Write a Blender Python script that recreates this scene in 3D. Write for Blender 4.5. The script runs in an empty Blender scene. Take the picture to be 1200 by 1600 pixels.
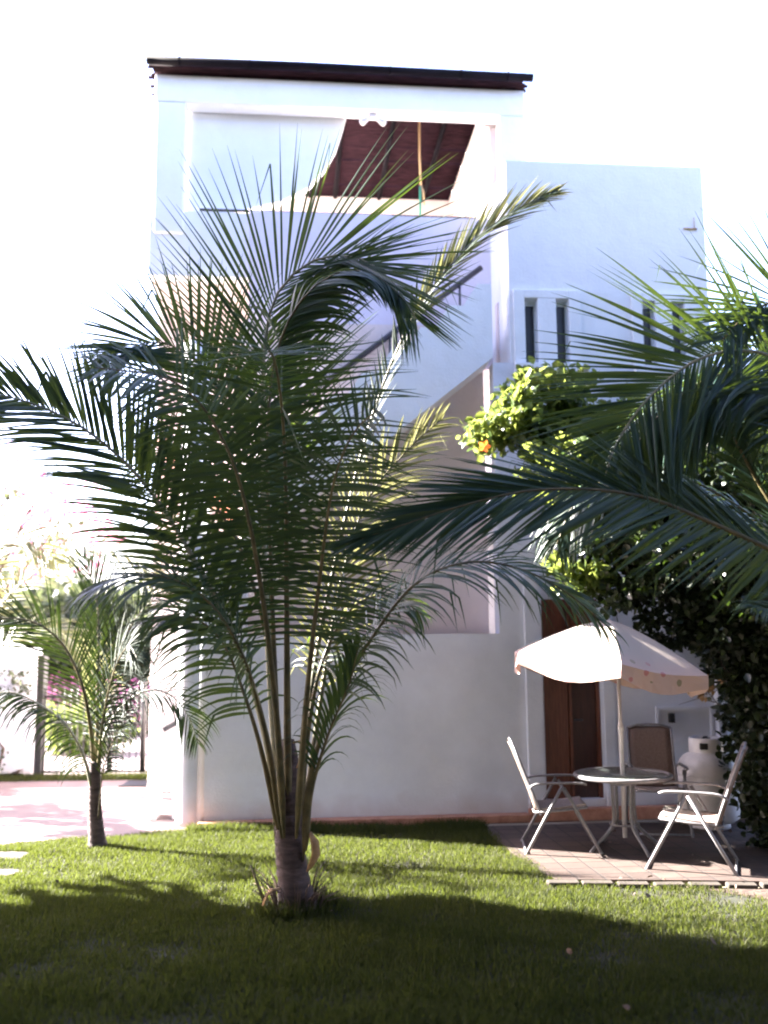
import bpy, math, random
import numpy as np
from mathutils import Vector, Matrix
R = math.radians
SC = bpy.context.scene

# ------------------------------------------------------------------ camera, sky, sun, exposure
FPX, EYE, RHO = 1500.0, 1.9, .009
PIT = math.atan(200/1500)
Fw = Vector((0, math.cos(PIT), math.sin(PIT)))
_u0 = Vector((0, -math.sin(PIT), math.cos(PIT))); _r0 = Vector((1, 0, 0))
Rt = _r0*math.cos(RHO) - _u0*math.sin(RHO)
Up = _r0*math.sin(RHO) + _u0*math.cos(RHO)
EYEP = Vector((0, 0, EYE))
cam = bpy.data.cameras.new('camera'); cam_o = bpy.data.objects.new('camera', cam)
SC.collection.objects.link(cam_o); SC.camera = cam_o
m = Matrix((Rt, Up, -Fw)).transposed().to_4x4(); m.translation = EYEP; cam_o.matrix_world = m
cam.sensor_fit = 'VERTICAL'; cam.sensor_height = 36; cam.lens = 36*FPX/1600
cam.clip_end = 2000; cam.clip_start = .05
cam.dof.use_dof = True; cam.dof.focus_distance = 7.4; cam.dof.aperture_fstop = .85

SUN_AZ, SUN_EL = R(21), R(30)         # azimuth behind the facade plane, from the left
S_DIR = Vector((-math.cos(SUN_AZ)*math.cos(SUN_EL), math.sin(SUN_AZ)*math.cos(SUN_EL), math.sin(SUN_EL)))
W = bpy.data.worlds.new('World'); SC.world = W; W.use_nodes = True
nt = W.node_tree; nt.nodes.clear()
sky = nt.nodes.new('ShaderNodeTexSky'); sky.sky_type = 'NISHITA'; sky.sun_disc = False
sky.sun_elevation = SUN_EL; sky.sun_rotation = R(-69) % (2*math.pi)
sky.air_density = 1.0; sky.dust_density = 1.8; sky.ozone_density = 1.0; sky.altitude = 0
hs = nt.nodes.new('ShaderNodeHueSaturation'); hs.inputs['Saturation'].default_value = 1.0
bg = nt.nodes.new('ShaderNodeBackground'); bg.inputs['Strength'].default_value = .068
wo = nt.nodes.new('ShaderNodeOutputWorld')
tn = nt.nodes.new('ShaderNodeMix'); tn.data_type = 'RGBA'; tn.blend_type = 'MULTIPLY'; tn.inputs['Factor'].default_value = 1; tn.inputs[7].default_value = (1.04, .95, 1.13, 1)
nt.links.new(sky.outputs[0], hs.inputs['Color']); nt.links.new(hs.outputs[0], tn.inputs[6]); nt.links.new(tn.outputs[2], bg.inputs[0]); nt.links.new(bg.outputs[0], wo.inputs[0])
sun = bpy.data.lights.new('sun', 'SUN'); sun.energy = 5.0; sun.angle = R(.6); sun.color = (1, .94, .86)
sun_o = bpy.data.objects.new('sun', sun); SC.collection.objects.link(sun_o)
sun_o.rotation_euler = S_DIR.to_track_quat('Z', 'Y').to_euler(); sun_o.location = (-10, 5, 12)
vs = SC.view_settings; vs.view_transform = 'Standard'; vs.look = 'None'; vs.gamma = 1; vs.exposure = 4.25
SC.render.filter_size = 1.8 if hasattr(SC.render, 'filter_size') else 1.5
try:
    SC.cycles.filter_width = 2.0; SC.cycles.transparent_max_bounces = 16
except Exception: pass

# ------------------------------------------------------------------ helpers
def ray(x, y): return Fw + Rt*((x-600)/FPX) - Up*((y-800)/FPX)
def at(x, y, Y):
    d = ray(x, y); return EYEP + d*(Y/d.y)
def gnd(x, y, z=0):
    d = ray(x, y); p = EYEP + d*((z-EYE)/d.z); p.z = z; return p
def link(o): SC.collection.objects.link(o); return o
def tag(o, label=None, cat=None, group=None, kind=None):
    if label: o['label'] = label
    if cat: o['category'] = cat
    if group: o['group'] = group
    if kind: o['kind'] = kind
    return o
def thing(name, label, cat, loc=(0, 0, 0), rz=0, group=None):
    o = bpy.data.objects.new(name, None); o.empty_display_size = .2; link(o)
    o.location = loc; o.rotation_euler = (0, 0, rz); o['_l'] = 0; del o['_l']
    return tag(o, label, cat, group)
def root_loc(o):
    p = Vector((0, 0, 0))
    while o is not None: p += Vector(o.location); o = o.parent
    return p
def copy_tree(o, parent=None):
    c = o.copy(); link(c); c.parent = parent
    for ch in [x for x in SC.objects if x.parent == o]: copy_tree(ch, c)
    return c

class MB:
    def __init__(s): s.v = []; s.f = []; s.m = []; s.sm = []
    def add(s, vs_, fs, mat=0, smooth=False):
        b = len(s.v); s.v += [tuple(p) for p in vs_]
        for f in fs: s.f.append(tuple(b+i for i in f)); s.m.append(mat); s.sm.append(smooth)
    def box(s, x0, x1, y0, y1, z0, z1, mat=0, M=None):
        p = [(x, y, z) for z in (z0, z1) for y in (y0, y1) for x in (x0, x1)]
        if M: p = [M @ Vector(q) for q in p]
        s.add(p, [(0, 2, 3, 1), (4, 5, 7, 6), (0, 1, 5, 4), (1, 3, 7, 5), (3, 2, 6, 7), (2, 0, 4, 6)], mat)
    def prism(s, poly, axis, a, b, mat=0):
        # poly: 2-D polygon; axis 'y': points are (x,z) extruded in y ; 'z': (x,y) extruded in z
        n = len(poly)
        def P(p, t): return (p[0], t, p[1]) if axis == 'y' else ((p[0], p[1], t) if axis == 'z' else (t, p[0], p[1]))
        vs_ = [P(p, a) for p in poly] + [P(p, b) for p in poly]
        fs = [tuple(range(n)), tuple(range(2*n-1, n-1, -1))] + [(i, i+n, (i+1) % n+n, (i+1) % n) for i in range(n)]
        s.add(vs_, fs, mat)
    def tube(s, pts, rad, seg=8, mat=0, cap=True, flat=1.0, upv=None):
        pts = [Vector(p) for p in pts]; n = len(pts)
        if not hasattr(rad, '__len__'): rad = [rad]*n
        vs_ = []; prev = None
        for i, p in enumerate(pts):
            t = (pts[min(i+1, n-1)]-pts[max(i-1, 0)]).normalized()
            if prev is None:
                a = Vector(upv) if upv else (Vector((0, 0, 1)) if abs(t.z) < .9 else Vector((1, 0, 0)))
            else: a = prev
            a = (a - t*a.dot(t)).normalized(); prev = a; b = t.cross(a)
            for k in range(seg):
                q = 2*math.pi*k/seg
                vs_.append(p + (a*math.cos(q)*flat + b*math.sin(q))*rad[i])
        fs = [(i*seg+k, i*seg+(k+1) % seg, (i+1)*seg+(k+1) % seg, (i+1)*seg+k) for i in range(n-1) for k in range(seg)]
        if cap: fs += [tuple(range(seg-1, -1, -1)), tuple((n-1)*seg+k for k in range(seg))]
        s.add(vs_, fs, mat, True)
    def lathe(s, prof, c=(0, 0, 0), seg=24, mat=0, cap=True):
        n = len(prof); vs_ = []
        for r, z in prof:
            for k in range(seg):
                q = 2*math.pi*k/seg; vs_.append((c[0]+r*math.cos(q), c[1]+r*math.sin(q), c[2]+z))
        fs = [(i*seg+k, i*seg+(k+1) % seg, (i+1)*seg+(k+1) % seg, (i+1)*seg+k) for i in range(n-1) for k in range(seg)]
        if cap: fs += [tuple(range(seg-1, -1, -1)), tuple((n-1)*seg+k for k in range(seg))]
        s.add(vs_, fs, mat, True)
    def build(s, name, mats, parent=None, world=False, bevel=0):
        me = bpy.data.meshes.new(name)
        off = root_loc(parent) if (world and parent is not None) else Vector((0, 0, 0))
        me.from_pydata([(p[0]-off.x, p[1]-off.y, p[2]-off.z) for p in s.v], [], s.f)
        if not isinstance(mats, (list, tuple)): mats = [mats]
        for q in mats: me.materials.append(q)
        me.polygons.foreach_set('material_index', s.m); me.polygons.foreach_set('use_smooth', s.sm)
        me.update(); o = bpy.data.objects.new(name, me); link(o); o.parent = parent
        if bevel:
            b = o.modifiers.new('bevel', 'BEVEL'); b.width = bevel; b.segments = 2; b.limit_method = 'ANGLE'
        return o
def np_mesh(name, verts, nper, mats, parent=None, faces_per=None, off=None, tint=None):
    """verts (N*k,3); faces_per: list of tuples inside one element of k verts."""
    k = nper; N = len(verts)//k
    if off is not None: verts = verts - np.array(off)
    me = bpy.data.meshes.new(name)
    me.vertices.add(len(verts)); me.vertices.foreach_set('co', verts.astype(np.float32).ravel())
    base = (np.arange(N)*k)
    loops = []; starts = []; tot = 0
    cnt = [len(f) for f in faces_per]
    pat = np.concatenate([np.array(f) for f in faces_per])
    L = (base[:, None]+pat[None, :]).ravel()
    st = np.concatenate([[0], np.cumsum(cnt)[:-1]])
    S = (np.arange(N)*sum(cnt))[:, None]+st[None, :]
    T = np.tile(cnt, N)
    me.loops.add(len(L)); me.loops.foreach_set('vertex_index', L.astype(np.int32))
    me.polygons.add(N*len(cnt)); me.polygons.foreach_set('loop_start', S.ravel().astype(np.int32)); me.polygons.foreach_set('loop_total', T.astype(np.int32))
    me.update(calc_edges=True)
    if tint is not None:
        a = me.attributes.new('tint', 'FLOAT', 'POINT'); a.data.foreach_set('value', np.repeat(tint, k).astype(np.float32))
    if not isinstance(mats, (list, tuple)): mats = [mats]
    for q in mats: me.materials.append(q)
    o = bpy.data.objects.new(name, me); link(o); o.parent = parent
    return o

# ------------------------------------------------------------------ materials
def new_mat(name):
    mt = bpy.data.materials.new(name); mt.use_nodes = True
    n = mt.node_tree; b = n.nodes['Principled BSDF']; return mt, n, b
def noise_mix(n, c1, c2, scale, det=4, rough=.6, coord='Object', lo=.35, hi=.65, stretch=None):
    tc = n.nodes.new('ShaderNodeTexCoord'); nz = n.nodes.new('ShaderNodeTexNoise')
    nz.inputs['Scale'].default_value = scale; nz.inputs['Detail'].default_value = det; nz.inputs['Roughness'].default_value = rough
    src = tc.outputs[coord]
    if stretch:
        mp = n.nodes.new('ShaderNodeMapping'); mp.inputs['Scale'].default_value = stretch; n.links.new(src, mp.inputs[0]); src = mp.outputs[0]
    n.links.new(src, nz.inputs['Vector'])
    r = n.nodes.new('ShaderNodeValToRGB'); r.color_ramp.elements[0].position = lo; r.color_ramp.elements[1].position = hi
    r.color_ramp.elements[0].color = (*c1, 1); r.color_ramp.elements[1].color = (*c2, 1)
    n.links.new(nz.outputs['Fac'], r.inputs['Fac']); return r.outputs[0], nz.outputs['Fac'], src
def bump(n, b, fac, strength, dist=.02):
    bp = n.nodes.new('ShaderNodeBump'); bp.inputs['Strength'].default_value = strength; bp.inputs['Distance'].default_value = dist
    n.links.new(fac, bp.inputs['Height']); n.links.new(bp.outputs[0], b.inputs['Normal'])
def simple(name, c1, c2=None, scale=8, rough=.6, bs=0, metal=0, stretch=None, det=4, lo=.35, hi=.65, dist=.01):
    mt, n, b = new_mat(name); c2 = c2 or tuple(min(1, x*1.15) for x in c1)
    col, fac, _ = noise_mix(n, c1, c2, scale, det, stretch=stretch, lo=lo, hi=hi)
    n.links.new(col, b.inputs['Base Color']); b.inputs['Roughness'].default_value = rough; b.inputs['Metallic'].default_value = metal
    if bs: bump(n, b, fac, bs, dist)
    return mt
def plaster(name, c1, c2, dirt=None):
    mt, n, b = new_mat(name)
    col, fac, src = noise_mix(n, c1, c2, 1.3, 6, .65, lo=.3, hi=.7)
    nz = n.nodes.new('ShaderNodeTexNoise'); nz.inputs['Scale'].default_value = 45; nz.inputs['Detail'].default_value = 5; n.links.new(src, nz.inputs['Vector'])
    nz2 = n.nodes.new('ShaderNodeTexNoise'); nz2.inputs['Scale'].default_value = 3; nz2.inputs['Detail'].default_value = 3; n.links.new(src, nz2.inputs['Vector'])
    ad = n.nodes.new('ShaderNodeMath'); ad.operation = 'MULTIPLY_ADD'; ad.inputs[1].default_value = 4; n.links.new(nz2.outputs[0], ad.inputs[0]); n.links.new(nz.outputs[0], ad.inputs[2])
    b.inputs['Roughness'].default_value = .85
    if dirt:
        # splash-stained strip of the render close to the ground, ragged upper edge
        sp = n.nodes.new('ShaderNodeSeparateXYZ'); n.links.new(src, sp.inputs[0])
        mm = n.nodes.new('ShaderNodeMath'); mm.operation = 'MULTIPLY_ADD'; mm.inputs[1].default_value = -.35; n.links.new(nz2.outputs[0], mm.inputs[0]); n.links.new(sp.outputs['Z'], mm.inputs[2])
        mr = n.nodes.new('ShaderNodeMapRange'); mr.inputs['From Min'].default_value = -.15; mr.inputs['From Max'].default_value = .12; mr.inputs['To Min'].default_value = .6; mr.inputs['To Max'].default_value = 0
        n.links.new(mm.outputs[0], mr.inputs['Value'])
        mx = n.nodes.new('ShaderNodeMix'); mx.data_type = 'RGBA'; n.links.new(mr.outputs[0], mx.inputs['Factor']); n.links.new(col, mx.inputs[6]); mx.inputs[7].default_value = (*dirt, 1)
        col = mx.outputs[2]
    n.links.new(col, b.inputs['Base Color']); bump(n, b, ad.outputs[0], .45, .010)
    return mt
def leafmat(name, c, tr, c2=None, trans=.4, rough=.42, spec=.5, vary=.5):
    mt, n, b = new_mat(name)
    at_ = n.nodes.new('ShaderNodeAttribute'); at_.attribute_name = 'tint'
    mx = n.nodes.new('ShaderNodeMix'); mx.data_type = 'RGBA'; mx.inputs[6].default_value = (*c, 1)
    mx.inputs[7].default_value = (*(c2 or tuple(x*(1+vary) for x in c)), 1); n.links.new(at_.outputs['Fac'], mx.inputs['Factor'])
    n.links.new(mx.outputs[2], b.inputs['Base Color']); b.inputs['Roughness'].default_value = rough
    b.inputs['Specular IOR Level'].default_value = spec
    t = n.nodes.new('ShaderNodeBsdfTranslucent'); t.inputs['Color'].default_value = (*tr, 1)
    ms = n.nodes.new('ShaderNodeMixShader'); ms.inputs[0].default_value = trans
    n.links.new(b.outputs[0], ms.inputs[1]); n.links.new(t.outputs[0], ms.inputs[2])
    n.links.new(ms.outputs[0], n.nodes['Material Output'].inputs['Surface'])
    return mt
M = {}
M['plaster'] = plaster('white_plaster', (.66, .67, .73), (.78, .79, .85), dirt=(.45, .36, .31))  # blue cast of the shaded lower wall put into the white
M['plaster_bounce'] = plaster('bounce_lit_plaster', (.66, .57, .55), (.75, .66, .63))  # white plaster with the warm bounce light of shaded walls in its colour
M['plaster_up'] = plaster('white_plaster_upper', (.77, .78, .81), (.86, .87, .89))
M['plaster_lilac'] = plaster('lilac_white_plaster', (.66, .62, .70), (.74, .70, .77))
M['terracotta'] = simple('terracotta', (.36, .15, .09), (.50, .24, .15), 9, .8, .3)
M['wood'] = simple('door_wood', (.085, .022, .010), (.17, .05, .022), 6, .45, .15, stretch=(14, 14, .8))
M['wood_dark'] = simple('door_wood_dark', (.035, .010, .008), (.06, .018, .012), 6, .5, .1, stretch=(14, 14, .8))
M['bamboo'] = simple('bamboo', (.009, .0038, .0055), (.040, .017, .023), 3, .8, .1, stretch=(2, 30, 30))
M['bamboo_dark'] = simple('bamboo_edge', (.002, .0015, .0028), (.006, .004, .007), 5, .7)
for k_ in ('bamboo', 'bamboo_dark'): M[k_].node_tree.nodes['Principled BSDF'].inputs['Specular IOR Level'].default_value = .08
M['glass'] = simple('window_glass', (.006, .006, .009), (.012, .012, .018), 3, .35)
M['black'] = simple('black_metal', (.012, .012, .014), (.03, .028, .03), 20, .45)
M['rail'] = simple('rail_metal', (.02, .02, .03), (.04, .04, .05), 20, .5)
M['white_metal'] = simple('painted_frame', (.15, .145, .155), (.21, .20, .21), 25, .38, .05)
M['sling'] = simple('sling_fabric', (.13, .085, .066), (.19, .13, .10), 60, .75, .3)
M['seat_sling'] = simple('seat_fabric', (.30, .24, .21), (.38, .31, .28), 60, .75, .3)
M['rope'] = simple('rope', (.45, .30, .14), (.6, .42, .22), 60, .9)
M['green_rope'] = simple('green_cord', (.02, .20, .12), (.04, .28, .18), 60, .8)
M['tank'] = simple('tank_paint', (.60, .58, .60), (.72, .70, .72), 9, .4, .08)
M['brownrib'] = simple('palm_petiole', (.055, .055, .024), (.15, .12, .05), 7, .5, .15)
M['rib_pale'] = simple('palm_rib_pale', (.20, .22, .17), (.34, .32, .22), 9, .45)
M['trunk'] = simple('palm_trunk', (.045, .032, .032), (.12, .085, .085), 7, .85, .6, stretch=(1, 1, 3.5), dist=.03)
M['bark'] = simple('tree_bark', (.07, .045, .035), (.16, .11, .085), 9, .9, .6, stretch=(4, 4, 1))
M['fibre'] = simple('dry_sheath', (.28, .16, .07), (.46, .29, .14), 22, .9, .4)
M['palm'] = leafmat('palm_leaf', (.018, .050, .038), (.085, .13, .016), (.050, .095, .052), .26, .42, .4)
M['palm_shaded'] = leafmat('palm_leaf_shaded', (.008, .022, .014), (.035, .055, .008), (.018, .034, .018), .18, .62, .2)  # shaded copy of the palm leaf, the dimness put into its colour
M['palm_sun'] = leafmat('palm_leaf_sunlit', (.05, .07, .025), (.20, .20, .08), (.11, .12, .045), .42, .4)  # sunlit copy of the palm leaf, yellow sunlight put into its colour
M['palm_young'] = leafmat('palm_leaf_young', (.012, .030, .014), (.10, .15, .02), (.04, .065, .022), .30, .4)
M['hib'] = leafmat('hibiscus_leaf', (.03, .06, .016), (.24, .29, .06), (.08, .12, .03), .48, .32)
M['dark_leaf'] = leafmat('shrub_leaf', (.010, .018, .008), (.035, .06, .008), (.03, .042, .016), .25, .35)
M['far_leaf'] = leafmat('far_leaf', (.035, .05, .028), (.10, .12, .05), (.08, .09, .05), .35, .5)
M['pink_leaf'] = leafmat('bougainvillea_bract', (.55, .13, .33), (.70, .20, .42), (.70, .28, .46), .45, .6)
M['flower'] = leafmat('orange_petal', (.85, .16, .02), (.9, .25, .04), (.9, .25, .05), .4, .5)
M['grassb'] = leafmat('grass_blade', (.009, .017, .006), (.10, .125, .020), (.068, .066, .026), .38, .6, .15)
M['stone'] = simple('paver_stone', (.022, .015, .013), (.045, .030, .027), 10, .85, .3)
M['edging'] = simple('edging_stone', (.022, .016, .012), (.050, .038, .029), 8, .85, .4)

# grass base
mt, n, b = new_mat('lawn_soil'); col, fac, _ = noise_mix(n, (.006, .009, .003), (.020, .018, .007), 7, 8)
n.links.new(col, b.inputs['Base Color']); b.inputs['Roughness'].default_value = .95; bump(n, b, fac, .6, .03); M['lawn'] = mt
M['soil'] = simple('bare_soil', (.022, .012, .008), (.07, .042, .030), 14, .95, .8, det=8, dist=.03)
M['ground'] = simple('ground_earth', (.20, .16, .11), (.32, .26, .19), 2, .95, .3)
M['drive'] = simple('driveway_concrete', (.11, .072, .070), (.17, .12, .113), 1.6, .8, .12, det=8)
M['street'] = simple('street_surface', (.15, .12, .12), (.22, .18, .18), 1.2, .85, .1)
def paver_mat():
    mt, n, b = new_mat('brick_pavers')
    tc = n.nodes.new('ShaderNodeTexCoord'); mp = n.nodes.new('ShaderNodeMapping'); mp.inputs['Rotation'].default_value = (0, 0, R(-6))
    n.links.new(tc.outputs['Object'], mp.inputs[0])
    br = n.nodes.new('ShaderNodeTexBrick'); br.offset = 0.0; br.inputs['Scale'].default_value = 1
    br.inputs['Brick Width'].default_value = .21; br.inputs['Row Height'].default_value = .21; br.inputs['Mortar Size'].default_value = .010; br.inputs['Mortar Smooth'].default_value = .3
    br.inputs['Color1'].default_value = (.042, .026, .021, 1); br.inputs['Color2'].default_value = (.070, .044, .035, 1); br.inputs['Mortar'].default_value = (.02, .012, .010, 1)
    n.links.new(mp.outputs[0], br.inputs['Vector'])
    nz = n.nodes.new('ShaderNodeTexNoise'); nz.inputs['Scale'].default_value = 7; nz.inputs['Detail'].default_value = 8; n.links.new(tc.outputs['Object'], nz.inputs['Vector'])
    mx = n.nodes.new('ShaderNodeMix'); mx.data_type = 'RGBA'; mx.blend_type = 'MULTIPLY'; mx.inputs['Factor'].default_value = .6
    rr = n.nodes.new('ShaderNodeValToRGB'); rr.color_ramp.elements[0].color = (.5, .45, .42, 1); rr.color_ramp.elements[0].position = .3; rr.color_ramp.elements[1].position = .7
    n.links.new(nz.outputs['Fac'], rr.inputs[0]); n.links.new(br.outputs['Color'], mx.inputs[6]); n.links.new(rr.outputs[0], mx.inputs[7])
    n.links.new(mx.outputs[2], b.inputs['Base Color']); b.inputs['Roughness'].default_value = .8
    iv = n.nodes.new('ShaderNodeMath'); iv.operation = 'SUBTRACT'; iv.inputs[0].default_value = 1; n.links.new(br.outputs['Fac'], iv.inputs[1])
    bump(n, b, iv.outputs[0], .8, .015); return mt
M['paver'] = paver_mat()
def floral_mat():
    mt, n, b = new_mat('umbrella_fabric')
    tc = n.nodes.new('ShaderNodeTexCoord'); sp = n.nodes.new('ShaderNodeSeparateXYZ'); n.links.new(tc.outputs['Object'], sp.inputs[0])
    vo = n.nodes.new('ShaderNodeTexVoronoi'); vo.inputs['Scale'].default_value = 8; n.links.new(tc.outputs['Object'], vo.inputs['Vector'])
    nz = n.nodes.new('ShaderNodeTexNoise'); nz.inputs['Scale'].default_value = 16; n.links.new(tc.outputs['Object'], nz.inputs['Vector'])
    a = n.nodes.new('ShaderNodeMath'); a.operation = 'MULTIPLY_ADD'; a.inputs[1].default_value = .25; n.links.new(nz.outputs[0], a.inputs[0]); n.links.new(vo.outputs['Distance'], a.inputs[2])
    th = n.nodes.new('ShaderNodeMath'); th.operation = 'LESS_THAN'; th.inputs[1].default_value = .36; n.links.new(a.outputs[0], th.inputs[0])
    at_ = n.nodes.new('ShaderNodeAttribute'); at_.attribute_name = 'band'
    ml = n.nodes.new('ShaderNodeMath'); ml.operation = 'MULTIPLY'; n.links.new(th.outputs[0], ml.inputs[0]); n.links.new(at_.outputs['Fac'], ml.inputs[1])
    rr = n.nodes.new('ShaderNodeValToRGB'); rr.color_ramp.elements[0].color = (.50, .22, .22, 1); rr.color_ramp.elements[1].color = (.28, .25, .17, 1); rr.color_ramp.interpolation = 'CONSTANT'; rr.color_ramp.elements[1].position = .6
    n.links.new(vo.outputs['Color'], rr.inputs[0])
    mb = n.nodes.new('ShaderNodeMix'); mb.data_type = 'RGBA'; mb.inputs[6].default_value = (.50, .43, .39, 1); mb.inputs[7].default_value = (.58, .43, .38, 1); n.links.new(at_.outputs['Fac'], mb.inputs['Factor'])
    mx = n.nodes.new('ShaderNodeMix'); mx.data_type = 'RGBA'; n.links.new(ml.outputs[0], mx.inputs['Factor']); n.links.new(mb.outputs[2], mx.inputs[6]); n.links.new(rr.outputs[0], mx.inputs[7])
    n.links.new(mx.outputs[2], b.inputs['Base Color']); b.inputs['Roughness'].default_value = .9
    t = n.nodes.new('ShaderNodeBsdfTranslucent'); n.links.new(mx.outputs[2], t.inputs['Color']); ms = n.nodes.new('ShaderNodeMixShader'); ms.inputs[0].default_value = .18
    n.links.new(b.outputs[0], ms.inputs[1]); n.links.new(t.outputs[0], ms.inputs[2]); n.links.new(ms.outputs[0], n.nodes['Material Output'].inputs['Surface'])
    return mt
M['floral'] = floral_mat()
mt, n, b = new_mat('table_glass'); b.inputs['Base Color'].default_value = (.75, .85, .82, 1); b.inputs['Roughness'].default_value = .12
b.inputs['Transmission Weight'].default_value = .85; b.inputs['IOR'].default_value = 1.3; M['tglass'] = mt

# ------------------------------------------------------------------ ground and paving (structure)
def sheet(name, poly, z, mat, zb=None):
    mb = MB()
    if zb is None: mb.add([(x, y, z) for x, y in poly], [tuple(range(len(poly)))])
    else: mb.prism(poly, 'z', zb, z)
    o = mb.build(name, mat)
    return o
tag(sheet('ground', [(-400, -300), (400, -300), (400, 500), (-400, 500)], -.012, M['ground']), kind='structure')
LAWN = [(-4.35, 8.6), (-3.55, 9.55), (-1.95, 10.02), (.95, 10.2), (1.02, 9.7), (1.18, 8.6), (1.36, 7.78), (2.4, 7.66), (2.75, 7.3), (3.3, 6.3), (3.8, 4), (3.8, 1), (-7, 1), (-7, 8.6)]
tag(sheet('lawn', LAWN, 0, M['lawn']), kind='structure')
tag(sheet('driveway', [(-9.0, 8.6), (-4.35, 8.6), (-3.55, 9.55), (-1.95, 10.02), (-1.85, 10.6), (-2.2, 12.6), (-3.0, 13.7), (-9, 13.5)], .006, M['drive']), kind='structure')
tag(sheet('verge', [(-9, 13.5), (-3.0, 13.7), (-2.9, 14.15), (-9, 14.15)], .004, M['lawn']), kind='structure')
tag(sheet('street', [(-60, 14.4), (10, 14.4), (10, 20.0), (-60, 20.0)], .002, M['street']), kind='structure')
PATIO = [(.98, 9.72), (1.14, 8.6), (1.32, 7.84), (2.3, 7.78), (3.1, 7.70), (6.5, 7.65), (6.5, 10.55), (1.0, 10.02)]
tag(sheet('patio', PATIO, .03, M['paver'], -.01), kind='structure')
tag(sheet('flower_bed', [(2.36, 7.64), (6.5, 7.5), (6.5, 4), (3.6, 4), (3.35, 6.3), (2.75, 7.3)], .004, M['soil']), kind='structure')
rnd = random.Random(5)
# edging stones along the patio front, each one by itself
for i in range(9):
    x = 1.36+i*.27; y = 7.80-i*.018
    mb = MB(); mb.box(-.11-rnd.uniform(0, .02), .11+rnd.uniform(0, .02), -.05, .04+rnd.uniform(0, .02), -.02, .030+rnd.uniform(0, .01))
    o = mb.build('edging_stone', M['edging'], bevel=.012); o.location = (x, y-.055, 0); o.rotation_euler = (0, 0, rnd.uniform(-.10, .08)-.05)
    tag(o, ['leftmost', 'second', 'third', 'fourth', 'middle', 'sixth', 'seventh', 'eighth', 'rightmost'][i]+' of the nine stones edging the patio, counted from the left', 'edging stone', 'edging stones along the patio')
for k, (x, y, w, d) in enumerate([(-3.62, 8.95, .40, .17), (-3.42, 8.30, .36, .14)]):
    mb = MB(); poly = []
    for a in range(14):
        q = 2*math.pi*a/14; poly.append((w*math.copysign(abs(math.cos(q))**.5, math.cos(q))*rnd.uniform(.95, 1.03), d*math.copysign(abs(math.sin(q))**.5, math.sin(q))*rnd.uniform(.94, 1.03)))
    mb.prism(poly, 'z', -.02, .014); o = mb.build('stepping_stone', M['stone'], bevel=.01); o.location = (x, y, 0)
    tag(o, ['flat pinkish stepping stone in the lawn, the one closer to the driveway', 'flat pinkish stepping stone in the lawn, the one farther from the driveway'][k], 'stepping stone', 'stepping stones at the left of the lawn')

# grass blades (countless)
def in_poly(X, Y, poly):
    ins = np.zeros(len(X), bool); j = len(poly)-1
    for i in range(len(poly)):
        xi, yi = poly[i]; xj, yj = poly[j]
        c = ((yi > Y) != (yj > Y)) & (X < (xj-xi)*(Y-yi)/(yj-yi+1e-12)+xi); ins ^= c; j = i
    return ins
def grass(name, x0, x1, y0, y1, n, hmul=1., seed=1, polys=(LAWN,)):
    g = np.random.default_rng(seed); X = g.uniform(x0, x1, n); Y = g.uniform(y0, y1, n)
    k = np.zeros(n, bool)
    for p in polys: k |= in_poly(X+g.normal(0, .02, n), Y+g.normal(0, .025, n), p)
    for cx, cy, w, d in [(-3.62, 8.95, .38, .15), (-3.42, 8.30, .34, .12)]: k &= ~((abs(X-cx) < w) & (abs(Y-cy) < d))
    patch = np.sin(X*2.1+np.sin(Y*1.7)*1.5)*np.sin(Y*2.6+1.3)+.6*np.sin(X*6.3+Y*4.1)*np.sin(Y*7.7-X*3.)
    k &= g.uniform(-1.6, 1.2, n) < (patch+.85-.9*np.clip((X-1.2)/1.5, 0, 1))
    k &= (np.hypot(X+.67, Y-7.18) > .26+.12*np.sin(X*40+Y*31)) | (g.uniform(0, 1, n) < .15)
    X = X[k]; Y = Y[k]; patch = patch[k]; n = len(X)
    # bare soil gaps around the palm foot and by the flower bed
    h = g.uniform(.022, .055, n)*hmul*(1+.25*patch); a = g.uniform(0, 2*np.pi, n); le = g.uniform(.1, .9, n)*h; w = g.uniform(.0022, .0042, n)
    b = g.uniform(0, 2*np.pi, n)
    P0 = np.stack([X, Y, np.zeros(n)], 1); Wd = np.stack([np.cos(a), np.sin(a), np.zeros(n)], 1)*w[:, None]; Ld = np.stack([np.cos(b), np.sin(b), np.zeros(n)], 1)*le[:, None]
    Z = np.array([0, 0, 1.])
    v = np.stack([P0-Wd, P0+Wd, P0+Ld*.35+Z*(h*.6)[:, None]-Wd*.7, P0+Ld*.35+Z*(h*.6)[:, None]+Wd*.7, P0+Ld+Z*h[:, None]], 1).reshape(-1, 3)
    return v, 5, np.clip(g.normal(.4, .3, n)-.15*patch, 0, 1)
v1, k5, t1 = grass('g', -3.9, 3.3, 4.6, 10.25, 430000, 1.0, 3)
v2, _, t2 = grass('g', -6.5, -2.6, 13.5, 14.15, 16000, 1.5, 4, ([(-9, 13.5), (-3.0, 13.7), (-2.9, 14.15), (-9, 14.15)],))
v4, _, t4 = grass('g', -1.1, -.25, 6.85, 7.5, 5000, 2.6, 8)
kk = np.repeat(np.hypot(v4[::5, 0]+.67, v4[::5, 1]-7.18) < .34, 5); v4 = v4[kk]; t4 = t4[kk[::5]]
v3, _, t3 = grass('g', -2.0, 1.05, 9.85, 10.2, 14000, 1.9, 6)
o = np_mesh('grass', np.concatenate([v1, v2, v3, v4]), 5, M['grassb'], None, [(0, 1, 3, 2), (2, 3, 4)], tint=np.concatenate([t1, t2, t3, t4]))
tag(o, 'short green lawn grass growing up to the house and patio', 'grass', kind='stuff')

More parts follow.
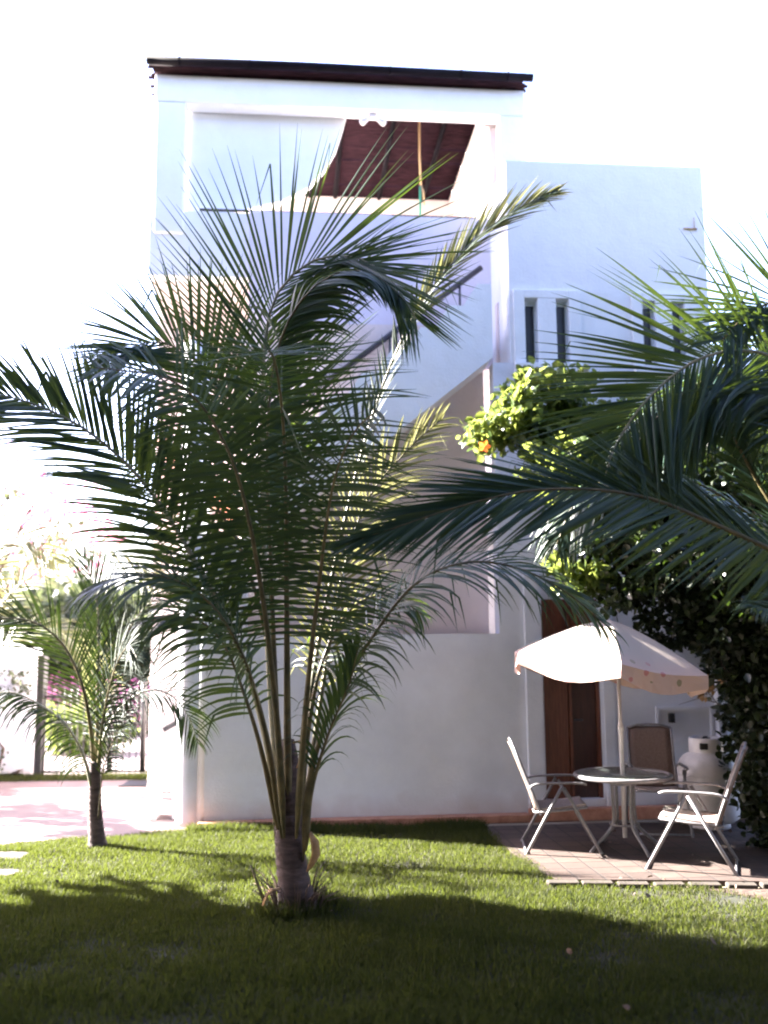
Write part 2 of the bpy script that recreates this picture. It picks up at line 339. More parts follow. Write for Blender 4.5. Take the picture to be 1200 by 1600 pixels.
# ------------------------------------------------------------------ leaf clouds
def leaf_verts(P, size, g, droop=.3, outward=None):
    n = len(P)
    d = g.normal(0, 1, (n, 3)); d[:, 2] -= droop
    if outward is not None: d += outward*.9
    d /= np.linalg.norm(d, axis=1)[:, None]
    r = g.normal(0, 1, (n, 3)); r[:, 2] += .2; s = np.cross(d, r); s /= np.linalg.norm(s, axis=1)[:, None]; nn = np.cross(d, s)
    L = (size*g.uniform(.55, 1.25, n))[:, None]; Wd = L*.33
    v = np.stack([P, P+d*L*.35+s*Wd+nn*L*.07, P+d*L*.75+s*Wd*.75+nn*L*.03, P+d*L-nn*L*.08, P+d*L*.75-s*Wd*.75+nn*L*.03, P+d*L*.35-s*Wd+nn*L*.07, P+d*L*.5-nn*L*.02], 1)
    return v.reshape(-1, 3)
LF = [(0, 6, 1), (1, 6, 2), (2, 6, 3), (3, 6, 4), (4, 6, 5), (5, 6, 0)]
LF = [(0, 6, 2, 1), (6, 3, 2), (0, 5, 4, 6), (6, 4, 3)]
def cloud(blobs, n, g, clumps=26, cr=.22):
    """points gathered in clumps in the outer part of each blob"""
    w = np.array([bb[3]**2 for bb in blobs]); w /= w.sum(); out = []; outw = []
    for bb, f in zip(blobs, w):
        c = np.array(bb[:3]); r = bb[3]; sc = np.array(bb[4]) if len(bb) > 4 else np.ones(3)
        m = max(4, int(clumps*f*len(blobs))); cd = g.normal(0, 1, (m, 3)); cd /= np.linalg.norm(cd, axis=1)[:, None]
        cc = c+cd*sc*(r*g.uniform(.45, 1.02, m))[:, None]; nn = int(n*f)
        idx = g.integers(0, m, nn); off = g.normal(0, 1, (nn, 3)); off /= np.linalg.norm(off, axis=1)[:, None]
        off *= (cr*r*2*g.uniform(.1, 1, nn)**.6)[:, None]; off[:, 2] *= .7
        out.append(cc[idx]+off); outw.append(off/np.maximum(np.linalg.norm(off, axis=1)[:, None], 1e-6)*.6+cd[idx]*.5)
    return np.concatenate(out), np.concatenate(outw)
def foliage(name, blobs, n, size, mat, parent, seed, clumps=26, cr=.22, droop=.3):
    g = np.random.default_rng(seed); P, Ow = cloud(blobs, n, g, clumps, cr); P[:, 2] = np.maximum(P[:, 2], .03)
    return np_mesh(name, leaf_verts(P, size, g, droop, Ow), 7, mat, parent, LF, off=root_loc(parent), tint=g.uniform(0, 1, len(P)))
def limbs(name, base, ends, r0, mat, parent, seed, fork=.45, twigs=3):
    rr = random.Random(seed); mb = MB(); base = Vector(base)
    top = base + (sum((Vector(e) for e in ends), Vector())/len(ends)-base)*fork
    top.x = base.x+(top.x-base.x)*.5; top.y = base.y+(top.y-base.y)*.5
    k = [base+(top-base)*t+Vector((rr.uniform(-.05, .05), rr.uniform(-.05, .05), 0))*(t > 0) for t in (0, .12, .35, .6, 1)]
    mb.tube(k, [r0*1.35, r0*1.05, r0*.9, r0*.82, r0*.7], 10)
    for e in ends:
        e = Vector(e); st = base+(top-base)*rr.uniform(.7, .98); mid = st.lerp(e, .5)+Vector((rr.uniform(-.2, .2), rr.uniform(-.2, .2), rr.uniform(0, .25)))
        mb.tube([st, st.lerp(mid, .5)+Vector((0, 0, .05)), mid, mid.lerp(e, .5), e], [r0*.55, r0*.45, r0*.35, r0*.22, r0*.1], 7)
        for _ in range(twigs):
            s0 = mid.lerp(e, rr.uniform(0, .8)); q = s0+Vector((rr.uniform(-.5, .5), rr.uniform(-.5, .5), rr.uniform(-.1, .5)))
            mb.tube([s0, s0.lerp(q, .5)+Vector((0, 0, .05)), q], [r0*.2, r0*.13, r0*.05], 5)
    return mb.build(name, mat, parent, world=True)

# ------------------------------------------------------------------ palms
def catmull(pts, n):
    P = [Vector(p) for p in pts]; P = [P[0]*2-P[1]]+P+[P[-1]*2-P[-2]]; out = []
    segs = len(P)-3
    for i in range(n):
        t = i/(n-1)*segs; k = min(int(t), segs-1); t -= k; a, b_, c, d = P[k:k+4]
        out.append(.5*((2*b_)+(-a+c)*t+(2*a-5*b_+4*c-d)*t*t+(-a+3*b_-3*c+d)*t**3))
    # arc-length resample
    L = [0]
    for i in range(1, n): L.append(L[-1]+(out[i]-out[i-1]).length)
    res = []; j = 0
    for i in range(n):
        s = L[-1]*i/(n-1)
        while j < n-2 and L[j+1] < s: j += 1
        q = (s-L[j])/max(1e-9, L[j+1]-L[j]); res.append(out[j].lerp(out[j+1], min(1, max(0, q))))
    return res, L[-1]
def frond(parent, pts, N=(0, -.5, 1), N2=None, count=50, length=.8, width=.021, start=.3, a0=70, a1=25, vee=15, droop=.6, r0=.035, mat='palm', rib='brownrib', seed=0, side=(1, 1), clump=.0, label=None, tipl=.35, bent=.08, am=(1, 1)):
    rr = random.Random(seed); g = 90; count = int(count*1.15)
    C, L = catmull(pts, g); N = Vector(N).normalized(); N2 = Vector(N2).normalized() if N2 else N
    V = []; tints = []; SEG = 7
    for k in range(count):
        for sd in (-1, 1):
            if side[0 if sd < 0 else 1] < 1 and rr.random() > side[0 if sd < 0 else 1]: continue
            if rr.random() < .03: continue
            f = k/(count-1); s = start+(1-start)*min(.999, f**.95+rr.uniform(-.3, .3)/count+(.25/count if sd > 0 else 0)); s = min(max(s, start), .997)
            i = min(int(s*(g-1)), g-2); q = s*(g-1)-i; p = C[i].lerp(C[i+1], q); T = (C[min(i+3, g-1)]-C[max(i-2, 0)]).normalized()
            Nn = N.lerp(N2, f); Nn = (Nn-T*Nn.dot(T)); Nn = Nn.normalized() if Nn.length > 1e-4 else Vector((0, -1, 0))
            S = T.cross(Nn)*sd
            al = R(a0+(a1-a0)*f+rr.gauss(0, 2.2)); be = R(vee+rr.gauss(0, 7)); al *= am[1] if sd > 0 else am[0]
            if clump and rr.random() < clump: al *= .8
            d = T*math.cos(al)+(S*math.cos(be)+Nn*math.sin(be))*math.sin(al); d.normalize()
            prof = math.sin(math.pi*min(1, (.22+.62*f)))**.8 if f < .72 else (1-(f-.72)/.28*(1-tipl))*math.sin(math.pi*.666)**.8
            ll = length*prof*rr.uniform(.88, 1.08); w = width*.59*(.75+.25*prof)*rr.uniform(.85, 1.15)
            Wd = (T-d*T.dot(d)); Wd = Wd.normalized(); Fn = Wd.cross(d).normalized()
            tw = rr.uniform(-.35, .35); Wd = (Wd*math.cos(tw)+Fn*math.sin(tw)); dr = droop*rr.uniform(.7, 1.35)
            kink = rr.randint(3, 5) if rr.random() < bent else 99
            x = p.copy(); row = []
            for j in range(SEG+1):
                t = j/SEG; ww = w*(.45+.55*min(1, t*5))*(1 if t < .35 else max(.04, (1-(t-.35)/.65)**.8))
                Wj = (Wd-d*Wd.dot(d)).normalized(); Fj = Wj.cross(d)
                row += [x-Wj*ww, x+Fj*ww*.35*(1-t*.5), x+Wj*ww]
                x = x+d*(ll/SEG); d = d+Vector((0, 0, -1))*(dr*(.10+.26*t))
                if j == kink: d = d*.5+Vector((rr.uniform(-.2, .2), rr.uniform(-.2, .2), -1.1))
                d.normalize()
            V += row; tints.append(min(1, max(0, rr.gauss(.4, .28))))
    k3 = 3*(SEG+1); fc = []
    for j in range(SEG): fc += [(3*j, 3*j+1, 3*j+4, 3*j+3), (3*j+1, 3*j+2, 3*j+5, 3*j+4)]
    o = np_mesh('frond', np.array([tuple(v) for v in V]), k3, M[mat], parent, fc, off=root_loc(parent), tint=np.array(tints))
    if label: o['label'] = label
    mb = MB(); sel = [C[i] for i in range(0, g, 3)]+[C[-1]]; n_ = len(sel)
    mb.tube(sel, [r0*max(1.05-.9*(i/(n_-1))**.6, .13)*min(1, .25+i*.3) for i in range(n_)], 7, flat=.75, upv=N)
    mb.build('midrib', M[rib], o, world=True)
    for ob in o.children: ob.location = (0, 0, 0)
    return o
def px(lst): return [at(*p) for p in lst]
def palm_trunk(parent, base, top, r0, r1, seed, rings=11, mat='trunk'):
    rr = random.Random(seed); base = Vector(base); top = Vector(top); pts = []; rad = []; n = rings*4
    for i in range(n+1):
        t = i/n; p = base.lerp(top, t)+Vector((math.sin(t*4+seed)*.012, math.cos(t*3)*.01, 0))
        flare = math.exp(-t*9)*.32; ring = .06*abs(math.sin(i*math.pi/4))*rr.uniform(.6, 1.3)
        pts.append(p); rad.append((r0+(r1-r0)*t)*(1+flare+ring))
    mb = MB(); mb.tube(pts, rad, 18); return mb.build('trunk', M[mat], parent, world=True)
def sheath(parent, pts, r, seed, flat=.35):
    mb = MB(); mb.tube(px(pts), r, 8, flat=flat); return mb.build('dry_sheath', M['fibre'], parent, world=True)

b0 = gnd(462, 1420)
P1 = thing('coconut_palm', 'large dark green coconut palm rising from the lawn in front of the white house', 'palm tree', b0)
palm_trunk(P1, b0, at(452, 1270, 7.15), .118, .095, 2, 9)
dk = dict(rib='brownrib')
frond(P1, px([(452, 1330, 7.1), (449, 1150, 7.05), (448, 950, 6.95), (447, 780, 6.8), (443, 670, 6.6), (436, 600, 6.35), (428, 560, 6.05), (420, 548, 5.7)]), N=(0, -1, .15), N2=(0, -.5, 1), count=62, length=1.10, start=.36, a0=92, a1=74, vee=8, droop=.22, r0=.04, seed=1)
frond(P1, px([(440, 1320, 7.2), (428, 1150, 7.25), (416, 950, 7.3), (411, 740, 7.3), (412, 570, 7.25), (424, 480, 7.2), (458, 428, 7.15), (510, 400, 7.1), (565, 405, 7.0), (612, 438, 6.95), (650, 498, 6.9)]), N=(.1, -1, .25), count=96, length=1.30, width=.019, start=.40, a0=52, a1=24, vee=4, droop=.10, r0=.038, rib='rib_pale', seed=2)
frond(P1, px([(445, 1320, 7.1), (434, 1150, 7.0), (424, 900, 6.95), (418, 700, 6.9), (430, 560, 6.85), (470, 470, 6.8), (530, 425, 6.75), (590, 432, 6.7), (632, 470, 6.65)]), N=(.2, -.6, .9), count=120, width=.026, length=.60, start=.5, a0=60, a1=24, vee=-25, droop=1.0, r0=.03, seed=22, side=(.25, 1))
frond(P1, px([(436, 1310, 7.15), (415, 1150, 7.1), (368, 1000, 7.0), (295, 860, 6.9), (225, 755, 6.85), (150, 683, 6.8), (75, 640, 6.8), (0, 617, 6.8), (-70, 615, 6.8)]), N=(.15, -1, .35), count=84, width=.026, length=.86, start=.34, a0=56, a1=30, vee=10, droop=.25, r0=.036, rib='rib_pale', seed=3, clump=.3)
frond(P1, px([(430, 1310, 7.3), (425, 1050, 7.5), (405, 800, 7.7), (360, 650, 7.8), (310, 568, 7.8), (255, 535, 7.8), (205, 543, 7.7), (165, 580, 7.6)]), N=(0, -1, .3), count=92, width=.024, length=1.12, start=.42, a0=62, a1=28, vee=5, droop=.16, r0=.034, seed=4)
frond(P1, px([(444, 1310, 7.0), (430, 1100, 6.8), (405, 900, 6.6), (370, 740, 6.45), (320, 640, 6.3), (260, 590, 6.2), (200, 580, 6.1), (150, 575, 6.05)]), N=(0, -.8, .7), count=52, length=.82, start=.46, a0=90, a1=55, vee=0, droop=.45, r0=.034, seed=5)
frond(P1, px([(462, 1320, 7.3), (490, 1050, 7.6), (535, 830, 7.8), (585, 640, 7.9), (643, 500, 8.0), (700, 420, 8.0), (760, 360, 8.0), (822, 322, 8.0), (872, 298, 8.0)]), N=(-.5, -.75, .5), count=46, length=.40, start=.42, a0=30, a1=22, vee=20, droop=.12, r0=.034, mat='palm_shaded', seed=6, side=(.9, .9))
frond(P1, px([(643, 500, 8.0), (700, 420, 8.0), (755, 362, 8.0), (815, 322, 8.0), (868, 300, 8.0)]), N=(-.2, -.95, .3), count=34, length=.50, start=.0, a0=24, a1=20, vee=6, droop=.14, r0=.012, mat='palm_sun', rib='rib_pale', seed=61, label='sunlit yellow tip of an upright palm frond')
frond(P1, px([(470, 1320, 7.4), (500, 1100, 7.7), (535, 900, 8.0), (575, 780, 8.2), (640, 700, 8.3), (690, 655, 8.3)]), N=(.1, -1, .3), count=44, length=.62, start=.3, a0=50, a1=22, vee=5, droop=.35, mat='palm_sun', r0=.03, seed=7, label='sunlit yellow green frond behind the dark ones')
frond(P1, px([(474, 1345, 7.1), (480, 1240, 7.0), (510, 1125, 6.95), (560, 1030, 6.9), (640, 920, 6.8), (720, 880, 6.75), (800, 885, 6.7), (880, 922, 6.7), (950, 980, 6.7)]), N=(-.25, -.45, .9), count=58, length=.72, start=.34, a0=70, a1=20, vee=0, droop=.75, r0=.034, seed=8, bent=.18)
frond(P1, px([(440, 1310, 7.05), (418, 1160, 6.9), (385, 1040, 6.7), (335, 950, 6.55), (270, 905, 6.45), (200, 900, 6.4), (135, 925, 6.35)]), N=(.1, -.35, 1), count=42, length=.74, start=.42, a0=75, a1=28, vee=0, droop=.95, r0=.032, seed=9)
frond(P1, px([(438, 1310, 7.1), (410, 1180, 7.0), (380, 1080, 6.95), (345, 1000, 6.9), (290, 960, 6.85), (235, 970, 6.8)]), N=(.2, -.6, .9), count=30, length=.66, start=.45, a0=72, a1=30, vee=-6, droop=1.0, r0=.03, seed=10)
frond(P1, px([(445, 1310, 7.2), (425, 1050, 7.3), (385, 880, 7.35), (330, 780, 7.35), (275, 715, 7.35), (215, 690, 7.35)]), N=(.1, -.8, .6), count=42, length=.74, start=.46, a0=88, a1=50, vee=0, droop=.6, seed=11)
frond(P1, px([(463, 1310, 7.0), (478, 1100, 6.8), (500, 900, 6.65), (520, 760, 6.5), (550, 680, 6.35), (590, 640, 6.2)]), N=(-.2, -.9, .5), count=40, length=.74, start=.46, a0=92, a1=60, vee=5, droop=.35, seed=12)
frond(P1, px([(466, 1310, 7.25), (480, 1150, 7.3), (505, 1030, 7.35), (550, 950, 7.4), (610, 930, 7.4), (660, 960, 7.4)]), N=(-.1, -.6, .8), count=26, length=.5, start=.5, a0=70, a1=30, vee=0, droop=.9, mat='palm_young', seed=13, bent=.3)
frond(P1, px([(478, 1330, 7.05), (486, 1240, 7.0), (512, 1150, 6.92), (545, 1070, 6.85), (560, 1010, 6.8)]), N=(.6, -.6, .4), count=26, length=.55, start=.35, a0=40, a1=15, vee=-30, droop=1.9, r0=.028, seed=14)
mb = MB(); mb.tube(px([(452, 1300, 7.15), (450, 1240, 7.15), (450, 1210, 7.15), (450, 1180, 7.15), (450, 1155, 7.15)]), [.10, .098, .088, .072, .045], 14); mb.build('leaf_sheath', M['trunk'], P1, world=True)
sheath(P1, [(460, 1160, 7.05), (470, 1158, 7.0), (476, 1168, 6.98), (472, 1185, 6.98), (464, 1200, 7.0)], [.02, .028, .03, .022, .008], 1)
sheath(P1, [(484, 1300, 7.05), (492, 1315, 7.0), (494, 1335, 6.98), (486, 1352, 7.0), (480, 1362, 7.02)], [.015, .035, .035, .025, .008], 2)
sheath(P1, [(436, 1388, 6.98), (424, 1390, 6.92), (416, 1400, 6.9), (410, 1416, 6.88)], [.02, .025, .02, .01], 3)
mb = MB(); mb.tube(px([(392, 1352, 6.95), (402, 1380, 6.93), (414, 1412, 6.9)]), [.006, .011, .013], 6); mb.build('cut_petiole', M['brownrib'], P1, world=True)
mb = MB()
for i in range(70):
    q = rnd.uniform(0, 6.28); d = Vector((math.cos(q), math.sin(q), 0)); r_ = rnd.uniform(.12, .2); h = rnd.uniform(.08, .30)
    p = b0+d*r_; mb.tube([p, p+d*.05+Vector((0, 0, h*.6)), p+d*rnd.uniform(.06, .22)+Vector((0, 0, h))], [.014, .010, .003], 5, flat=.4)
mb.build('leaf_stubs', M['bark'], P1, world=True)

# palm on the right whose crown leans into the picture
b1 = Vector((3.55, 6.5, 0))
P2 = thing('coconut_palm', 'coconut palm rooted beyond the right edge, its long fronds reaching in over the patio', 'palm tree', b1)
palm_trunk(P2, b1, (3.26, 6.45, 2.08), .16, .12, 5, 13)
c1 = (1345, 960)
frond(P2, px([(1345, 1000, 6.4), (1270, 895, 6.35), (1200, 857, 6.3), (1100, 812, 6.25), (1025, 782, 6.2), (950, 767, 6.18), (875, 764, 6.15), (800, 771, 6.1), (700, 797, 6.05), (620, 824, 6.0), (565, 842, 6.0)]), N=(.0, -.85, .5), count=112, length=.86, width=.024, start=.13, a0=66, a1=12, vee=-2, droop=.08, am=(1, .5), r0=.03, rib='brownrib', seed=31)
frond(P2, px([(1340, 980, 6.5), (1325, 800, 6.5), (1290, 650, 6.5), (1240, 575, 6.5), (1170, 548, 6.5), (1090, 562, 6.45), (1015, 620, 6.4), (965, 690, 6.35), (945, 745, 6.3)]), N=(-.1, -1, .2), count=90, length=1.08, width=.022, start=.33, a0=64, a1=34, vee=0, droop=.12, r0=.03, rib='rib_pale', seed=32)
frond(P2, px([(1340, 980, 6.6), (1320, 820, 6.6), (1280, 680, 6.6), (1235, 610, 6.6), (1165, 580, 6.6), (1090, 600, 6.55), (1020, 660, 6.5), (975, 730, 6.45)]), N=(.2, -.5, .8), count=120, length=.86, width=.034, start=.33, a0=66, a1=24, vee=-25, droop=1.2, r0=.03, seed=33)
frond(P2, px([(1340, 980, 6.5), (1270, 880, 6.55), (1200, 780, 6.6), (1150, 690, 6.6), (1105, 600, 6.6)]), N=(-.8, -.5, .3), count=40, length=.42, start=.3, a0=25, a1=14, vee=10, droop=.3, seed=34)
frond(P2, px([(1345, 990, 6.7), (1260, 880, 6.9), (1150, 790, 7.0), (1060, 745, 7.0), (970, 740, 7.0), (900, 785, 7.0), (870, 850, 7.0)]), N=(.1, -.4, .9), count=80, width=.028, length=.75, start=.25, a0=70, a1=30, vee=-10, droop=1.0, seed=35)
frond(P2, px([(1345, 980, 6.6), (1350, 780, 6.6), (1330, 620, 6.6), (1290, 520, 6.6), (1230, 470, 6.6), (1170, 490, 6.6), (1130, 530, 6.5)]), N=(-.1, -1, .2), count=64, length=.95, start=.4, a0=58, a1=30, vee=0, droop=.12, seed=36)
frond(P2, px([(1350, 990, 6.3), (1290, 1000, 6.1), (1240, 960, 6.0), (1180, 950, 5.9)]), N=(.2, -.3, 1), count=30, length=.35, start=.4, a0=60, a1=30, droop=1.1, seed=37)
frond(P2, px([(1345, 980, 6.8), (1260, 760, 6.95), (1190, 660, 7.0), (1110, 650, 7.0), (1040, 700, 7.0), (1000, 770, 7.0)]), N=(-.1, -.7, .7), count=50, length=.65, start=.3, a0=60, a1=30, droop=.6, seed=38)

# small palm by the driveway
b2 = gnd(152, 1325)
P3 = thing('coconut_palm', 'small young coconut palm with a thin trunk standing where lawn meets driveway', 'palm tree', b2)
palm_trunk(P3, b2, at(148, 1190, 9.25), .072, .048, 3, 12)
q_ = 9.25
def sp(l, dy=0): return [at(x, y, q_+d) for x, y, d in l]
frond(P3, sp([(148, 1235, 0), (143, 1150, 0), (128, 1070, -.1), (100, 1010, -.1), (60, 975, -.2), (10, 965, -.2), (-30, 975, -.2)]), N=(.1, -.9, .5), count=40, width=.015, length=.62, start=.25, a0=52, a1=24, vee=5, droop=.25, r0=.03, mat='palm_shaded', seed=41)
frond(P3, sp([(150, 1235, 0), (152, 1120, .1), (154, 1010, .2), (150, 930, .3), (130, 870, .4)]), N=(.3, -.9, .2), count=36, width=.015, length=.62, start=.3, a0=28, a1=20, vee=5, droop=.1, r0=.028, seed=42, mat='palm_shaded')
frond(P3, sp([(150, 1245, 0), (160, 1160, 0), (185, 1110, 0), (225, 1080, -.1), (265, 1085, -.1), (295, 1120, -.1), (308, 1160, -.1)]), N=(-.1, -.5, .9), count=36, width=.015, length=.55, start=.25, a0=68, a1=30, vee=0, droop=.9, r0=.024, seed=43, rib='rib_pale', mat='palm_shaded')
frond(P3, sp([(146, 1245, 0), (130, 1180, -.1), (100, 1130, -.2), (60, 1100, -.3), (20, 1082, -.4), (-20, 1085, -.4)]), N=(.1, -.3, .95), count=40, width=.015, length=.50, start=.2, a0=70, a1=32, vee=-20, droop=1.6, r0=.026, seed=44, rib='rib_pale', mat='palm_shaded')
frond(P3, sp([(152, 1235, 0), (162, 1120, .1), (185, 1020, .1), (225, 950, .1), (270, 925, .1)]), N=(-.2, -.9, .4), count=36, width=.015, length=.60, start=.28, a0=58, a1=28, vee=3, droop=.35, r0=.026, seed=45, mat='palm_shaded')
frond(P3, sp([(150, 1235, 0), (160, 1130, -.1), (178, 1050, -.3), (200, 1010, -.5), (215, 1030, -.7)]), N=(-.1, -.7, .6), count=28, width=.015, length=.55, start=.3, a0=60, a1=30, vee=-10, droop=.9, r0=.022, seed=46, mat='palm_shaded')
frond(P3, sp([(153, 1280, -.05), (162, 1200, -.1), (185, 1140, -.2), (205, 1100, -.3)]), N=(-.1, -.8, .5), count=19, width=.015, length=.38, start=.35, a0=50, a1=30, droop=1.1, r0=.012, seed=48, mat='palm_shaded')

# yellow sunlit palm at the far left, behind
b3 = Vector((-5.35, 11.6, 0))
P4 = thing('coconut_palm', 'sunlit yellow green palm at the left edge beside the garden wall', 'palm tree', b3)
palm_trunk(P4, b3, (-5.25, 11.55, 1.5), .13, .10, 7, 10)
def sq(l): return [at(x, y, 11.5+d) for x, y, d in l]
for i, (l, nn) in enumerate([
    ([(-60, 1080, 0), (-55, 980, 0), (-35, 910, 0), (0, 850, 0), (40, 840, -.1), (90, 880, -.2)], (.1, -.8, .6)),
    ([(-60, 1080, 0), (-20, 1030, 0), (30, 990, .1), (85, 985, .2), (130, 1020, .3), (150, 1070, .3)], (-.1, -.4, .9)),
    ([(-60, 1080, 0), (-10, 960, .4), (60, 890, .6), (130, 855, .7), (200, 865, .7), (250, 910, .8)], (-.1, -.7, .7))]):
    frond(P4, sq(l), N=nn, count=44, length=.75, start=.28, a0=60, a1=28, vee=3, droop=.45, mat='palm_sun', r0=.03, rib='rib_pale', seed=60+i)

# ------------------------------------------------------------------ the white house
O = gnd(318, 1293); TH = R(5.4)
H = thing('white_house', 'white plastered two storey house with outside stair, roof terrace and slit windows', 'house', O, TH)
CT, ST = math.cos(TH), math.sin(TH); EU = Vector((CT, ST, 0)); EV = Vector((-ST, CT, 0))
def hu(x, y, v=0):      # picture point on a plane of the house -> (u, z)
    d = ray(x, y); t = (O+EV*v-EYEP).dot(EV)/d.dot(EV); p = EYEP+d*t; return (p-O).dot(EU), p.z
SG = 3.15   # right end of the stair opening
# ground floor wall in front, low part under the stair opening, pier, door wall
mb = MB()
mb.box(0, 3.62, 0, .22, 0, 1.96)
mb.box(0, .42, 0, .22, 1.96, 3.0)
mb.box(SG, 3.62, 0, .22, 1.9601, 5.0)
mb.box(3.62, 4.26, 0.1, .22, 2.33, 5.0)
mb.box(4.26, 6.1, 0, .22, 0, 5.0)
mb.box(3.62, 4.26, -.02, .22, 0, .19)
w0 = mb.build('front_wall', M['plaster'], H)
mb = MB(); mb.box(0.3, SG+.0, .55, .75, 0, 5.6); mb.build('recessed_wall', M['plaster_bounce'], H)
mb = MB(); mb.box(0.3, SG, .22, .55, 1.80, 1.955); mb.build('ledge', M['terracotta'], H)
mb = MB(); mb.box(3.42, 3.60, -.045, -.002, 0.0, 2.6); mb.box(4.27, 4.40, -.045, -.002, 0, 2.6); mb.build('door_surround', M['plaster'], H, bevel=.01)
# round cornered pilasters at the left end of the front wall
mb = MB(); prof = [(.155, 0), (.15, .05), (.15, 3.4), (.15, 5.2)]
mb.lathe(prof, (-.16, .16, 0), 24); mb.build('column', M['plaster'], H)
mb = MB(); mb.lathe([(.11, 0), (.105, 3.0)], (.0, .11, 0), 20); mb.build('corner_column', M['plaster'], H)
# door
D = MB(); D.box(3.62, 4.26, .09, .12, .19, 2.33, 0); d_o = D.build('door', M['wood_dark'], H)
D = MB(); D.box(3.62, 3.90, .055, .088, .19, 2.33); D.build('door_panel', M['wood'], d_o)
D = MB(); D.box(3.91, 3.94, .04, .088, .19, 2.33); D.box(4.22, 4.26, .05, .088, .19, 2.33); D.box(3.95, 4.215, .06, .088, 1.98, 2.33); D.build('door_rail', M['wood'], d_o)
D = MB(); D.tube([(3.97, .06, 1.02), (3.97, .02, 1.02), (4.05, .02, 1.02)], .009, 6); D.build('handle', M['rail'], d_o)
# niche on the wall right of the door
n0 = hu(1027, 1120, 0); 
mb = MB(); mb.box(4.86, 5.50, -.03, -.002, 1.12, 1.15); mb.box(4.86, 4.89, -.03, -.002, .45, 1.12); mb.box(5.47, 5.50, -.03, -.002, .45, 1.12); mb.build('niche_frame', M['plaster'], H)
mb = MB(); mb.box(5.53, 5.62, -.10, -.002, 0, 1.75); mb.build('pipe_casing', M['plaster'], H)
mb = MB(); mb.box(5.0, 5.05, -.07, -.002, .98, 1.08); mb.build('gas_regulator', M['black'], H)

# stair: solid flight with sloping soffit and stepped parapet
s1 = hu(753, 572, 0); s2 = hu(600, 692, 0); sl = (s1[1]-s2[1])/(s1[0]-s2[0])
def soff(u): return s1[1]+(u-s1[0])*sl
ul = .42
top = [(SG, soff(SG)+.95)]; 
us = 3.15; run = .30
u = SG; z = soff(SG)+.86
poly = [(ul, soff(ul)), (SG, soff(SG))]
pts = []
while u > ul:
    nu = max(ul, u-.16); pts.append((u, z)); pts.append((nu, z)); 
    nz = z-.16*sl*1.0; u = nu
    if u > ul: nu2 = max(ul, u-.17); z = z-(.33*sl); pts.append((nu2, z)); u = nu2
poly += pts
mb = MB(); mb.prism(poly, 'y', -.02, .16); mb.build('stair_parapet', M['plaster_up'], H)
mb = MB(); mb.prism([(ul, soff(ul)), (SG, soff(SG)), (SG, soff(SG)+.45), (ul, soff(ul)+.45)], 'y', .16, .998)
mb.build('stair_flight', M['plaster_up'], H)
# handrail
r1 = hu(752, 418, .5); r2 = hu(560, 560, .5)
mb = MB(); A_ = Vector((r1[0], .5, r1[1])); B_ = Vector((r2[0], .5, r2[1])); B_ = A_+(B_-A_)*1.5
mb.tube([A_, B_], .035, 8)
for t in (.12, .5, .9):
    p = A_.lerp(B_, t); mb.tube([p, p-Vector((0, 0, .85))], .014, 6)
mb.build('handrail', M['rail'], H)
# first-floor wall with terrace parapet
pz = hu(500, 336, 1.0)[1]
mb = MB(); mb.box(.38, SG+.25, 1.0, 1.18, 2.0, pz) if False else None
mb.box(.36, SG+.28, .96, .999, 3.0, pz); mb.box(.36, SG+.28, 1.2, 1.3, 3.0, pz); mb.box(.36, SG+.28, .96, 1.3, pz-.6, pz-.001)
mb = MB(); mb.box(.36, 2.12, .93, .998, 4.2, pz-.002); mb.box(2.12, SG+.28, .96, .998, 5.2, pz)
mb.build('first_floor_wall', M['plaster_lilac'], H)
zt = hu(320, 432, 1.0)[1]
mb = MB(); mb.box(-.85, SG+.28, 1.001, 1.2, zt, pz-.004); mb.build('terrace_parapet', M['plaster_up'], H)
mb = MB(); mb.tube([(-.25, 1.0, pz+.02), (3.2, 1.0, pz+.02)], .018, 8); mb.build('parapet_rail', M['rail'], H)
mb = MB(); mb.box(-.85, SG+.28, 1.201, 4.1, zt, zt+.25); mb.build('terrace_floor', M['plaster_bounce'], H)
# pergola frame on the terrace
zb = hu(290, 162, 1.0)[1]; zc = hu(245, 118, 1.0)[1]
mb = MB(); mb.box(-.82, 3.86, .96, 1.2, zb, zc)
mb.box(-.80, -.44, .965, 1.2, pz-.3, zb-.001)
mb.box(3.52, 3.86, .965, 1.2, pz-.3, zb-.001)
mb.build('terrace_frame', M['plaster_up'], H, bevel=.02)
mb = MB(); mb.box(3.38, 3.60, 1.201, 4.1, zb-.02, zc-.02); mb.box(3.44, 3.66, 1.201, 4.1, zt, zb-.03)
mb.build('side_wall', M['plaster_bounce'], H)
mb = MB(); mb.box(-.8, 3.62, 4.101, 4.3, zt, zc-.02); mb.build('back_wall', M['plaster_bounce'], H)
# curved white wall filling the left of the terrace opening
cv = [hu(x, y, 1.24) for x, y in [(541, 172), (536, 200), (525, 235), (508, 265), (480, 296), (440, 316), (400, 326), (365, 334)]]
poly = [(-.44, zb+.06), (-.44, pz-.3), (cv[-1][0], pz-.3)]+cv[::-1]
poly = [(a, min(b_, zb+.06)) for a, b_ in poly]
mb = MB(); mb.prism(poly, 'y', 1.21, 1.33); mb.build('curved_wall', M['plaster_up'], H)
